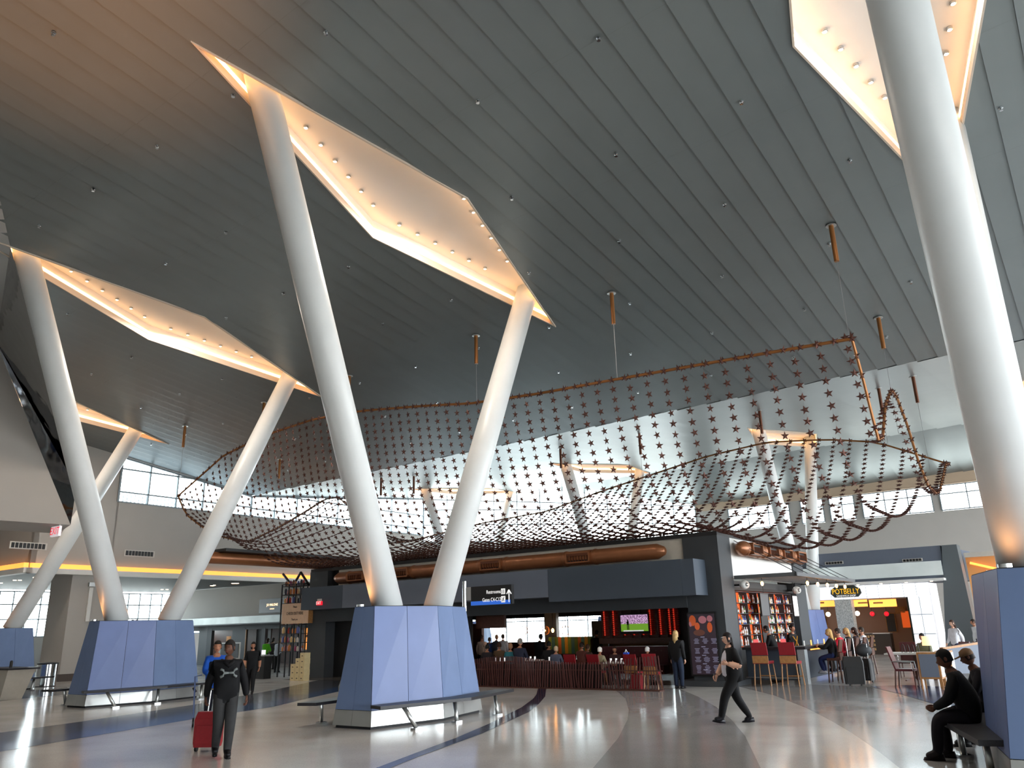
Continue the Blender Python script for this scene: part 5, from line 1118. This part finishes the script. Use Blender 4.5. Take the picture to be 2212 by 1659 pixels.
RAD = {'pelvis': (.175, .135), 'spine': (.168, .13), 'chest': (.185, .135), 'neck': (.07, .07), 'headb': (.055, .055), 'sh': (.075, .075), 'el': (.06, .06), 'wr': (.04, .04), 'hip': (.10, .10), 'kn': (.078, .078), 'an': (.056, .056), 'to': (.038, .038)}
EDG = [('pelvis', 'spine'), ('spine', 'chest'), ('chest', 'neck'), ('neck', 'headb'), ('chest', 'shL'), ('shL', 'elL'), ('elL', 'wrL'), ('chest', 'shR'), ('shR', 'elR'), ('elR', 'wrR'), ('pelvis', 'hipL'), ('hipL', 'knL'), ('knL', 'anL'), ('anL', 'toL'), ('pelvis', 'hipR'), ('hipR', 'knR'), ('knR', 'anR'), ('anR', 'toR')]
REGN = {('pelvis', 'spine'): 0, ('spine', 'chest'): 0, ('chest', 'neck'): 0, ('neck', 'headb'): 2, ('chest', 'shL'): 0, ('shL', 'elL'): 3, ('elL', 'wrL'): 4, ('chest', 'shR'): 0, ('shR', 'elR'): 3, ('elR', 'wrR'): 4, ('pelvis', 'hipL'): 1, ('hipL', 'knL'): 1, ('knL', 'anL'): 1, ('anL', 'toL'): 5, ('pelvis', 'hipR'): 1, ('hipR', 'knR'): 1, ('knR', 'anR'): 1, ('anR', 'toR'): 5}
def body_geo(p, wide=1., level=2):
    names = list(p); me = bpy.data.meshes.new('skel'); me.from_pydata([p[n_] for n_ in names], [(names.index(a), names.index(b)) for a, b in EDG], [])
    o = bpy.data.objects.new('skel', me); COL.objects.link(o); md = o.modifiers.new('s', 'SKIN'); md.use_smooth_shade = True
    sv_ = me.skin_vertices[0].data
    for i, n_ in enumerate(names):
        r = RAD.get(n_) or RAD[n_[:-1]]; k_ = wide if n_ in ('pelvis', 'spine', 'chest') or n_[:-1] in ('hip',) else (1+(wide-1)*.4)
        sv_[i].radius = (r[0]*k_*1.12, r[1]*k_*1.12); sv_[i].use_root = (n_ == 'pelvis')
    ss = o.modifiers.new('u', 'SUBSURF'); ss.levels = level; ss.render_levels = level
    dg = bpy.context.evaluated_depsgraph_get(); m2 = bpy.data.meshes.new_from_object(o.evaluated_get(dg))
    vs_ = [tuple(v.co) for v in m2.vertices]; fs = [tuple(q.vertices) for q in m2.polygons]
    bpy.data.objects.remove(o); bpy.data.meshes.remove(me); bpy.data.meshes.remove(m2)
    mi = []
    seg = [(Vector(p[a]), Vector(p[b]), REGN[(a, b)]) for a, b in EDG]
    for f in fs:
        c = Vector((0, 0, 0))
        for i in f: c += Vector(vs_[i])
        c /= len(f); best = (9e9, 0)
        for a, b, r in seg:
            d = b-a; t = max(0, min(1, (c-a).dot(d)/d.length_squared)); q = (c-a-d*t).length
            q -= .05 if r in (0,) and t < .98 else 0
            if r == 4 and q > .07: continue
            if q < best[0]: best = (q, r)
        mi.append(best[1])
    return vs_, fs, mi
def head_geo(g, hc, yaw, pitch, k=1.):
    """head with brow, nose, lips, chin and ears about centre hc"""
    n, m = 20, 14; R = Matrix.Rotation(yaw, 4, 'Z') @ Matrix.Rotation(pitch, 4, 'X'); v = []
    for i in range(1, m):
        t = math.pi*i/m
        for j in range(n):
            a = 2*math.pi*j/n; x = .076*math.sin(t)*math.cos(a); y = .097*math.sin(t)*math.sin(a); z = .122*-math.cos(t)
            if z < -.02: q = 1-(-z-.02)*2.4; x *= q; y = y*(1-(-z-.02)*1.2)+(.012 if y > 0 else 0)
            if y > 0:
                w_ = max(0, 1-abs(x)/.03)
                if w_ > 0:
                    if -.055 < z < .015: y += .022*w_*(1-abs(z+.03)/.05 if abs(z+.03) < .05 else 0)
                    if -.085 < z < -.06: y += .006
                if .01 < z < .04 and abs(x) < .05: y += .004
                if 0 < z < .022 and .018 < abs(x) < .045: y -= .007
            v.append((x, y, z))
    v += [(0, .01, -.118), (0, 0, .122)]; b = len(v)-2
    fs = [(i*n+q, i*n+(q+1) % n, (i+1)*n+(q+1) % n, (i+1)*n+q) for i in range(m-2) for q in range(n)]
    fs += [(b, (q+1) % n, q) for q in range(n)] + [(b+1, (m-2)*n+q, (m-2)*n+(q+1) % n) for q in range(n)]
    T_ = Matrix.Translation(hc) @ R @ Matrix.Scale(k, 4)
    g.add([T_ @ Vector(p) for p in v], fs)
    for s in (-1, 1):
        e = G(); e.ball((s*.078, 0, -.005), (.012, .022, .032), 8, 6); g.add([T_ @ Vector(p) for p in e.v], e.f)
    return T_
def hand_geo(g, wr, d, side, hold=False, k=1.):
    """palm, four unequal bent fingers and a thumb from wrist wr along d"""
    d = Vector(d).normalized(); up = Vector((0, 1, 0)) if abs(d.y) < .8 else Vector((0, 0, 1)); s_ = d.cross(up).normalized(); u_ = s_.cross(d).normalized(); wr = Vector(wr)
    L = .085*k
    def pt(a, b, c): return wr+d*a+s_*0+u_*b*1.0+s_*c
    g.hull([pt(0, -.024, -.014), pt(0, .024, -.014), pt(0, .024, .014), pt(0, -.024, .014)], [pt(L, -.04, -.012), pt(L, .04, -.012), pt(L, .04, .012), pt(L, -.04, .012)])
    cl = .035 if hold else .016
    for i, ln in enumerate((.068, .078, .072, .056)):
        b = -.031+.0205*i; sg = -side
        g.path([pt(L-.012, b, 0), pt(L+ln*.4*k, b*1.05, sg*cl*.3), pt(L+ln*.72*k, b*1.05, sg*cl*1.0), pt(L+ln*(.9 if not hold else .6)*k, b, sg*cl*1.9)], [.0105, .0098, .0088, .006], 7)
    g.path([pt(.02, .02, 0), pt(.05, .048, -side*.012), pt(.085, .058, -side*.024), pt(.105, .054, -side*.032)], [.013, .012, .010, .007], 7)
SKIN = {}
def pm(name, c, rough=.75, **k):
    if name not in M: M[name] = mat(name, c, rough=rough, nz=.12, ns=9, spec=.2, **k)
    return M[name]
for nme, c in (('skin_dark', (92, 60, 46)), ('skin_tan', (176, 124, 98)), ('skin_pale', (216, 170, 146))): pm(nme, c, .55)
GEO = {}
def person(label, u, v, face, ps, top, legs, skin='skin_tan', sleeve=True, shoes=(24, 24, 26), hair=(40, 30, 26), hairlen=0, z=0., s=1., wide=1., yaw=0., pitch=0., detail=True, group=None, key=None, bare_ankle=False, cap=None, name='person'):
    """face: heading in radians, world; the figure looks along its own +y"""
    r = link(name, None, None, X(u, v, z), face-math.pi/2); r.scale = (s, s, s); tag(r, label, 'person', group); BASE[r.name] = (0, 0, 0)
    kk = (key, wide, detail)
    if kk not in GEO or key is None: GEO[kk] = body_geo(ps, wide, 2 if detail else 1)
    vs_, fs, mi = GEO[kk]; g = G(); g.v = list(vs_); g.f = list(fs); g.m = list(mi)
    hb = Vector(ps['headb']); nk = Vector(ps['neck']); hd = (hb-nk).normalized(); hc = hb+Vector((0, .012, .105)) if hd.z > .85 else hb+hd*.06+Vector((0, .02, .075))
    g.mi(2); T_ = head_geo(g, hc, yaw, pitch)
    for sd, w_, e_ in ((-1, 'wrL', 'elL'), (1, 'wrR', 'elR')):
        d = Vector(ps[w_])-Vector(ps[e_]); g.mi(2); hand_geo(g, Vector(ps[w_])-d.normalized()*.005, d, sd, True)
    tn = 'cloth_%02x%02x%02x' % top; lg = 'cloth_%02x%02x%02x' % legs
    pm(tn, top); pm(lg, legs); sh = pm('shoe_%02x%02x%02x' % shoes, shoes, .4)
    body = g.build('body', [M[tn], M[lg], M[skin], M[tn], M[tn] if sleeve else M[skin], sh], r, 'all')
    # shoes with soles
    for a_, t_ in (('anL', 'toL'), ('anR', 'toR')):
        A_ = Vector(ps[a_]); B_ = Vector(ps[t_]); d = (B_-A_); d.z = 0; d.normalize(); q = G(); side = Vector((d.y, -d.x, 0))
        sl = (B_.z-A_.z+.05)/.15
        def sp(a, b, c): return A_+d*a+side*b+Vector((0, 0, c-.07+sl*max(a, 0)*.9))
        lo = [sp(-.075, -.035, -.015), sp(-.075, .035, -.015), sp(.06, .042, -.02), sp(.17, .035, -.02), sp(.20, .0, -.02), sp(.17, -.035, -.02), sp(.06, -.042, -.02)]
        hi = [sp(-.06, -.03, .07), sp(-.06, .03, .07), sp(.05, .035, .055), sp(.15, .028, .025), sp(.18, .0, .02), sp(.15, -.028, .025), sp(.05, -.035, .055)]
        q.hull(lo, hi); P(r, 'shoe', q, sh, 'all')
    hm = pm('hair_%02x%02x%02x' % hair, hair, .6)
    if hairlen >= 0:
        q = G(); n, m = 18, 9
        vv = []
        for i in range(m+1):
            t = math.pi*.5*i/m
            for j in range(n):
                a = 2*math.pi*j/n; x = .084*math.cos(t)*math.cos(a); y = .103*math.cos(t)*math.sin(a); z_ = .03+.103*math.sin(t)
                if i == 0 and math.sin(a) < .35: z_ = -.05 if hairlen == 0 else -.08
                if i == 0 and math.sin(a) >= .35: z_ = .062
                vv.append((x, y-.004, z_))
        ff = [(i*n+q_, i*n+(q_+1) % n, (i+1)*n+(q_+1) % n, (i+1)*n+q_) for i in range(m) for q_ in range(n)]
        q.add([T_ @ Vector(p) for p in vv], ff)
        if hairlen > 0:
            L_ = hairlen; q.hull([T_ @ Vector(p) for p in ((-.07, -.02, .02), (-.078, -.07, .02), (0, -.112, .03), (.078, -.07, .02), (.07, -.02, .02), (0, -.03, .02))], [T_ @ Vector(p) for p in ((-.085, -.05, -L_*.5), (-.08, -.10, -L_*.5), (0, -.135, -L_*.5), (.08, -.10, -L_*.5), (.085, -.05, -L_*.5), (0, -.04, -L_*.5))])
            q.hull([T_ @ Vector(p) for p in ((-.085, -.05, -L_*.5), (-.08, -.10, -L_*.5), (0, -.135, -L_*.5), (.08, -.10, -L_*.5), (.085, -.05, -L_*.5), (0, -.04, -L_*.5))], [T_ @ Vector(p) for p in ((-.05, -.08, -L_), (-.05, -.12, -L_), (0, -.14, -L_*1.05), (.05, -.12, -L_), (.05, -.08, -L_), (0, -.07, -L_))])
        P(r, 'hair', q, hm, 'all')
    if cap:
        q = G(); q.lathe([(.10, .02), (.102, .05), (.085, .10), (.03, .128)], (0, 0, 0), 16, 1, 1.05); q.hull([(-.07, .07, .03), (.07, .07, .03), (.05, .19, .015), (-.05, .19, .015)], [(-.07, .07, .045), (.07, .07, .045), (.05, .19, .028), (-.05, .19, .028)]); q.v = [tuple(T_ @ Vector(p)) for p in q.v]; P(r, 'cap', q, pm('cap_%02x%02x%02x' % cap, cap), 'all')
    if detail:
        q = G()
        for s_ in (-1, 1): q.ball((s_*.031, .090, .008), (.011, .006, .006), 8, 5)
        q.v = [tuple(T_ @ Vector(p)) for p in q.v]; P(r, 'eye', q, M['letk'], 'all')
        q = G(); q.ball((0, .102, -.066), (.024, .008, .007), 10, 5); q.v = [tuple(T_ @ Vector(p)) for p in q.v]; P(r, 'mouth', q, pm('lip', (130, 70, 66)), 'all')
    r['_T'] = 0; del r['_T']
    return r, T_
def heading(u, v, tu, tv):
    a = X(tu, tv)-X(u, v); return math.atan2(a.y, a.x)
CAMU = (0., 0.)
# man with the red suitcase
mu, mv = FU(478, 1636); cf = heading(mu, mv, 0, 0)
P_MAN = dict(P_WALK); P_MAN.update(knL=(-.08, .14, .52), anL=(-.07, .10, .09), toL=(-.08, .25, .04), knR=(.09, .06, .50), anR=(.09, -.16, .13), toR=(.10, -.03, .06), elR=(.27, -.10, 1.14), wrR=(.29, -.18, .90), elL=(-.27, -.02, 1.14), wrL=(-.31, .08, .90))
man, Tm = person('man in a black hooded sweatshirt walking and pulling a red suitcase', mu, mv, cf+.1, P_MAN, (11, 11, 14), (50, 50, 51), 'skin_dark', True, (20, 20, 22), (26, 22, 20), 0, 0, 1.03, 1.12, -.55, 0)
q = G()     # chest emblem: two mirrored arcs that cross
for s_ in (-1, 1):
    q.path([(s_*.125, .148, 1.335), (s_*.085, .166, 1.315), (s_*.075, .170, 1.283), (0, .178, 1.278), ], [.022, .018, .014, .012], 6)
    q.path([(s_*.125, .150, 1.215), (s_*.085, .168, 1.235), (s_*.075, .172, 1.268), (0, .180, 1.274)], [.022, .018, .014, .012], 6)
P(man, 'chest_emblem', q, pm('emblem_grey', (112, 118, 118)), 'all')
q = G(); q.path([(-.10, -.03, 1.46), (-.11, -.10, 1.40), (0, -.16, 1.36), (.11, -.10, 1.40), (.10, -.03, 1.46), (.05, .09, 1.43), (0, .12, 1.38), (-.05, .09, 1.43), (-.10, -.03, 1.46)], .034, 8); P(man, 'hood', q, pm('cloth_0b0b0e', (11, 11, 14)), 'all')
ru, rv = FU(447, 1622); rs = T('red_suitcase', 'dark red wheeled suitcase pulled by the man in black', 'suitcase', ru, rv, 0, None, RZ+.55); BASE[rs.name] = (0, 0, 0)
pr_ = [(-.21, -.12), (.21, -.12), (.23, -.09), (.23, .09), (.21, .12), (-.21, .12), (-.23, .09), (-.23, -.09)]
g = G(); g.hull([(x*.92, y, .07) for x, y in pr_], [(x, y, .14) for x, y in pr_]); g.hull([(x, y, .14) for x, y in pr_], [(x, y, .52) for x, y in pr_]); g.hull([(x, y, .52) for x, y in pr_], [(x*.84, y*.7, .64) for x, y in pr_]); P(rs, 'body', g, M['red'], True)
P(rs, 'front_pocket', G().hull([(-.17, -.16, .14), (.17, -.16, .14), (.17, -.12, .14), (-.17, -.12, .14)], [(-.15, -.15, .42), (.15, -.15, .42), (.15, -.12, .42), (-.15, -.12, .42)]), M['red'])
P(rs, 'pull_handle', G().path([(-.08, .08, .6), (-.06, .10, .98), (-.06, .10, 1.0), (.06, .10, 1.0), (.06, .10, .98), (.08, .08, .6)], .011, 6), M['steel'])
for x in (-.17, .17): P(rs, 'wheel', G().tube((x-.02, -.06, .045), (x+.02, -.06, .045), .045, 10), M['black'])
# man in blue behind him, pushing a trolley
u, v = FU(456, 1572)
person('man in glasses with blue shirt and dark vest, half hidden behind the walking man', u, v, heading(u, v, 0, 0), P_BROWSE, (30, 84, 180), (24, 26, 36), 'skin_tan', True, hair=(30, 26, 24), s=1.02, wide=1.1)
mb = [o for o in COL.objects if o.get('label', '').startswith('man in glasses')][0]
q = G(); q.lathe([(.17, .95), (.19, 1.05), (.195, 1.2), (.185, 1.32), (.11, 1.43)], (0, .045, 0), 16, 1, .82); P(mb, 'vest', q, pm('vest_dark', (22, 24, 30)), 'all')
q2 = T('luggage_trolley', 'folded blue trolley frame beside the man in blue', 'trolley', *FU(437, 1570), 0, None, math.atan2(-X(u, v).y, -X(u, v).x)+math.pi/2); BASE[q2.name] = (0, 0, 0)
P(q2, 'frame', G().path([(-.2, 0, .12), (-.24, .1, 1.05), (-.1, .12, 1.08)], .018, 6).path([(.1, 0, .12), (.05, .1, 1.05)], .014, 6), M['blue2']); P(q2, 'wheel', G().tube((-.22, 0, .1), (-.18, 0, .1), .1, 12), M['black']); P(q2, 'grip', G().tube((-.26, .1, .82), (-.2, .1, .72), .03, 6), M['black'])
P_ST2 = dict(P_STAND)
def atpx(px, py, vv=None): return FU(px, py) if vv is None else (VU(px, py, vv)[0], vv)
u, v = FU(540, 1500); person('woman in black with a white badge walking towards the shops', u, v, heading(u, v, -10, 5), P_WALK, (22, 22, 24), (24, 24, 26), 'skin_tan', False, hair=(30, 24, 22), hairlen=.2, s=.95, key='walk')
for px, py, c, c2, l, po_, h_ in ((570, 1451, (90, 190, 40), (40, 38, 36), 'shopper in a bright green top by the shop entrance', P_BROWSE, (50, 40, 30)), (586, 1446, (60, 60, 62), (40, 40, 42), 'shopper in dark clothes with a backpack by the shop entrance', P_STAND, (50, 44, 40)), (597, 1453, (170, 180, 190), (30, 30, 32), 'shopper in a grey top and black trousers at the display', P_BROWSE, (190, 150, 110))):
    u, v = FU(px, py); person(l, u, v, PH+.3, po_, c, c2, 'skin_pale', True, hair=h_, hairlen=.15, s=.98, detail=False, key='b%d' % px)
# woman walking left
u, v = FU(1592, 1563); wd = heading(u, v, u-3, v-.0)+math.radians(36)*0
wh = math.atan2(-.12, -1)
wom, Tw = person('long-haired woman in a white top and black cardigan walking past the bar', u, v, wh, P_WALK2, (20, 20, 22), (16, 16, 18), 'skin_pale', False, (20, 20, 26), (26, 18, 18), .42, 0, .96, 1.34, .12, 0)
q = G(); q.lathe([(.10, .90), (.165, .94), (.178, 1.05), (.170, 1.15), (.160, 1.25), (.12, 1.36), (.06, 1.43)], (0, .055, 0), 18, .95, .86); 
q.v = [p for p in q.v]; P(wom, 'white_top', q, pm('white_top_cloth', (200, 196, 204)), 'all')
q = G(); q.path([(-.05, .095, 1.56), (-.03, .11, 1.56), (.03, .11, 1.56), (.05, .095, 1.56)], .004, 4)
q = G(); 
for s_ in (-1, 1): q.path([(s_*.03+.028*math.cos(a), .104, .008+.02*math.sin(a)) for a in [2*math.pi*i/10 for i in range(11)]], .0028, 4)
q.v = [tuple(Tw @ Vector(p)) for p in q.v]; P(wom, 'glasses', q, M['chrome'])
q = G(); q.hull([(.10, -.02, .80), (.20, -.02, .80), (.20, -.16, .84), (.12, -.16, .84)], [(.12, .04, 1.36), (.21, .02, 1.36), (.22, -.08, 1.36), (.14, -.10, 1.36)]); q.hull([(-.10, -.02, .80), (-.20, -.02, .80), (-.20, -.16, .84), (-.12, -.16, .84)], [(-.12, .04, 1.36), (-.21, .02, 1.36), (-.22, -.08, 1.36), (-.14, -.10, 1.36)]); P(wom, 'cardigan', q, pm('cardigan_black', (22, 22, 24)), 'all')
ph_ = G(); ph_.box(.20, .27, .30, .31, .84, .96); P(wom, 'phone_in_hand', ph_, M['black'])
# blonde woman seen from behind
u, v = VU(1468, 1485, 24.0)[0], 24.0; person('blonde woman seen from behind at the dark pier, dark coat and jeans', u, v, PH, P_STAND, (20, 20, 22), (32, 42, 60), 'skin_pale', True, hair=(190, 160, 110), hairlen=.42, s=.96, key='st', wide=1.1)
# seated men on the right bench
BC = colD
def rel(px, py, z_): p = FL(px, py, z_); return UV(p)
su_, sv_2 = UV(FL(2108, 1560, .5)); sman = person('bare-headed man in a black jacket seated hunched on the right bench', su_, sv_2, math.atan2(.55, -.83)*1.0, P_LEAN, (14, 14, 16), (22, 20, 28), 'skin_dark', True, (30, 24, 28), (16, 14, 14), 0, 0, 1.03, 1.38, .25, -.25)
cu2, cv2 = UV(FL(2150, 1536, .5)); person('man in a tan baseball cap leaning forward beyond the man in black', cu2, cv2, math.atan2(.35, -.93), P_LEAN, (20, 18, 24), (24, 22, 28), 'skin_dark', True, cap=(110, 84, 60), s=1.0, wide=1.2, pitch=-.3, key='ln')
# bar guests on the right side
W_ = math.pi
def gbar(i, l, top, legs, hair, hl, skin='skin_pale', dv=0): 
    u = CB+.52; v = 27.7+i*1.05+dv; return person(l, u, v, PH+math.pi/2, P_BAR, top, legs, skin, True, (60, 60, 70) if i else (190, 190, 200), hair, hl, 0, .98, 1.1, detail=False, key='bar')
gbar(0, 'blonde woman in a black top seated at the near end of the bar', (24, 24, 26), (34, 44, 84), (200, 160, 100), .38)
gbar(1, 'man in a red shirt seated at the bar beside the blonde woman', (214, 40, 62), (60, 54, 50), (60, 50, 46), 0)
gbar(2, 'fair-haired guest in black seated at the bar beyond the man in red', (26, 26, 30), (40, 40, 50), (190, 150, 100), .2)
gbar(3, 'guest in a checked dark top at the bar behind the rolling bags', (60, 50, 54), (40, 40, 50), (50, 30, 26), .2)
gbar(4, 'farthest bar guest in a white shirt', (210, 214, 222), (40, 40, 60), (60, 50, 44), 0)
u = -9.35; person('bartender in black with a yellow cross-strap apron behind the bar', u, 29.2, PH-math.pi*.6, P_STAND, (28, 24, 24), (24, 24, 26), 'skin_tan', False, hair=(30, 24, 24), s=1.0, key='st'); 
r, _ = person('bartender in black reaching to the shelves, back to the bar', -9.6, 27.9, PH+math.pi/2, P_BROWSE, (16, 16, 18), (20, 20, 22), 'skin_tan', True, hair=(20, 18, 18), s=1.0, key='br')
st_ = [o for o in COL.objects if o.get('label', '').startswith('bartender in black with')][0]
q = G(); q.path([(-.13, .11, 1.40), (0, .155, 1.22), (.10, .14, 1.02)], .014, 5); q.path([(.13, .11, 1.40), (0, .155, 1.22), (-.10, .14, 1.02)], .014, 5); P(st_, 'cross_strap', q, pm('strap_yellow', (220, 150, 40)))
# restaurant guests and staff
rg = [(1040, 1376, 29.5, 'cook in a cream jacket standing inside the restaurant, far left', (200, 170, 150), P_STAND, (60, 40, 34), 1, 0), (1057, 1385, 30.5, 'guest in blue standing by the restaurant windows', (50, 90, 160), P_STAND, (60, 50, 44), 1, 0), (1072, 1375, 30.5, 'guest in light blue standing by the restaurant windows', (110, 140, 180), P_STAND, (190, 160, 130), 1, 0), (1086, 1374, 30, 'guest in white standing against the windows', (170, 170, 170), P_STAND, (50, 40, 36), 1, 0),
      (1163, 1374, 27, 'tall server in black bending over a table', (16, 16, 18), P_BROWSE, (20, 18, 18), 1, 0), (1284, 1366, 29.5, 'server in black by the blue-grey panel', (24, 22, 24), P_BROWSE, (20, 18, 18), 1, 0),
      (1052, 1396, 25.5, 'seated diner with black hair near the sign post', (40, 36, 40), P_SIT, (20, 18, 18), 0, 0), (1078, 1392, 26, 'seated diner in brown near the sign post', (90, 70, 50), P_SIT, (60, 40, 30), 0, 0), (1102, 1394, 25, 'seated diner in teal on the terrace', (40, 100, 110), P_SIT, (150, 110, 80), 0, 0), (1122, 1384, 25, 'seated diner in navy with grey hair', (40, 44, 60), P_SIT, (130, 124, 118), 0, 0),
      (1185, 1390, 26.2, 'seated diner in black beside the server', (26, 26, 28), P_SIT, (24, 22, 20), 0, 0), (1200, 1400, 24.8, 'seated diner in grey-blue with fair hair', (80, 86, 104), P_SIT, (180, 160, 130), 0, 0), (1255, 1392, 26, 'seated diner in dark red, back to the terrace', (90, 50, 44), P_SIT, (40, 30, 26), 0, 0), (1268, 1396, 26.6, 'seated diner in brown beside the striped divider', (84, 64, 56), P_SIT, (80, 56, 40), 0, 0),
      (1294, 1402, 24.4, 'white-haired diner in a beige jacket behind the slatted screen', (160, 150, 120), P_SIT, (226, 222, 214), 0, 0), (1328, 1404, 25.8, 'diner in dark clothes facing the terrace', (60, 40, 40), P_SIT, (50, 34, 28), 0, 1), (1397, 1406, 25.0, 'white-haired diner in grey near the red chair', (110, 110, 106), P_SIT, (224, 222, 220), 0, 0)]
for (px, py, vv, l, c, po_, hc_, stand, toward) in rg:
    u, zz = VU(px, py, vv); base = zz-(1.70 if stand else 1.33)
    f = PH if not toward else PH+math.pi
    person(l, u, vv, f+random.uniform(-.5, .5), po_, c, (40, 38, 42), 'skin_tan', True, hair=hc_, hairlen=0, z=0, s=min(1.15, max(.86, zz/(1.70 if stand else 1.33))), detail=False, key='stl' if stand and po_ is P_STAND else ('brl' if stand else 'sil'))
# right-hand shop and lounge
u, v = tu+.1, tv_+1.25; person('person in a grey scarf seated at the lounge table with the lamp', u, v, PH+math.pi*.9, P_SIT, (130, 134, 110), (40, 40, 44), 'skin_tan', True, hair=(30, 26, 24), s=1.0, detail=False, key='sil')
u, v = VU(2067, 1400, 36.)[0], 36.; person('woman in a white top walking by the leaning pillar', u, v, PH+2.5, P_WALK, (225, 226, 232), (50, 50, 80), 'skin_pale', True, hair=(60, 40, 30), hairlen=.25, s=1.0, detail=False, key='wl')
u, v = VU(2114, 1400, 40.)[0], 40.; person('person in white at the edge of the right plinth', u, v, PH+2.0, P_STAND, (225, 225, 228), (40, 40, 60), 'skin_tan', True, hair=(40, 30, 26), s=1.0, detail=False, key='stl')
for o in list(COL.objects):
    pass
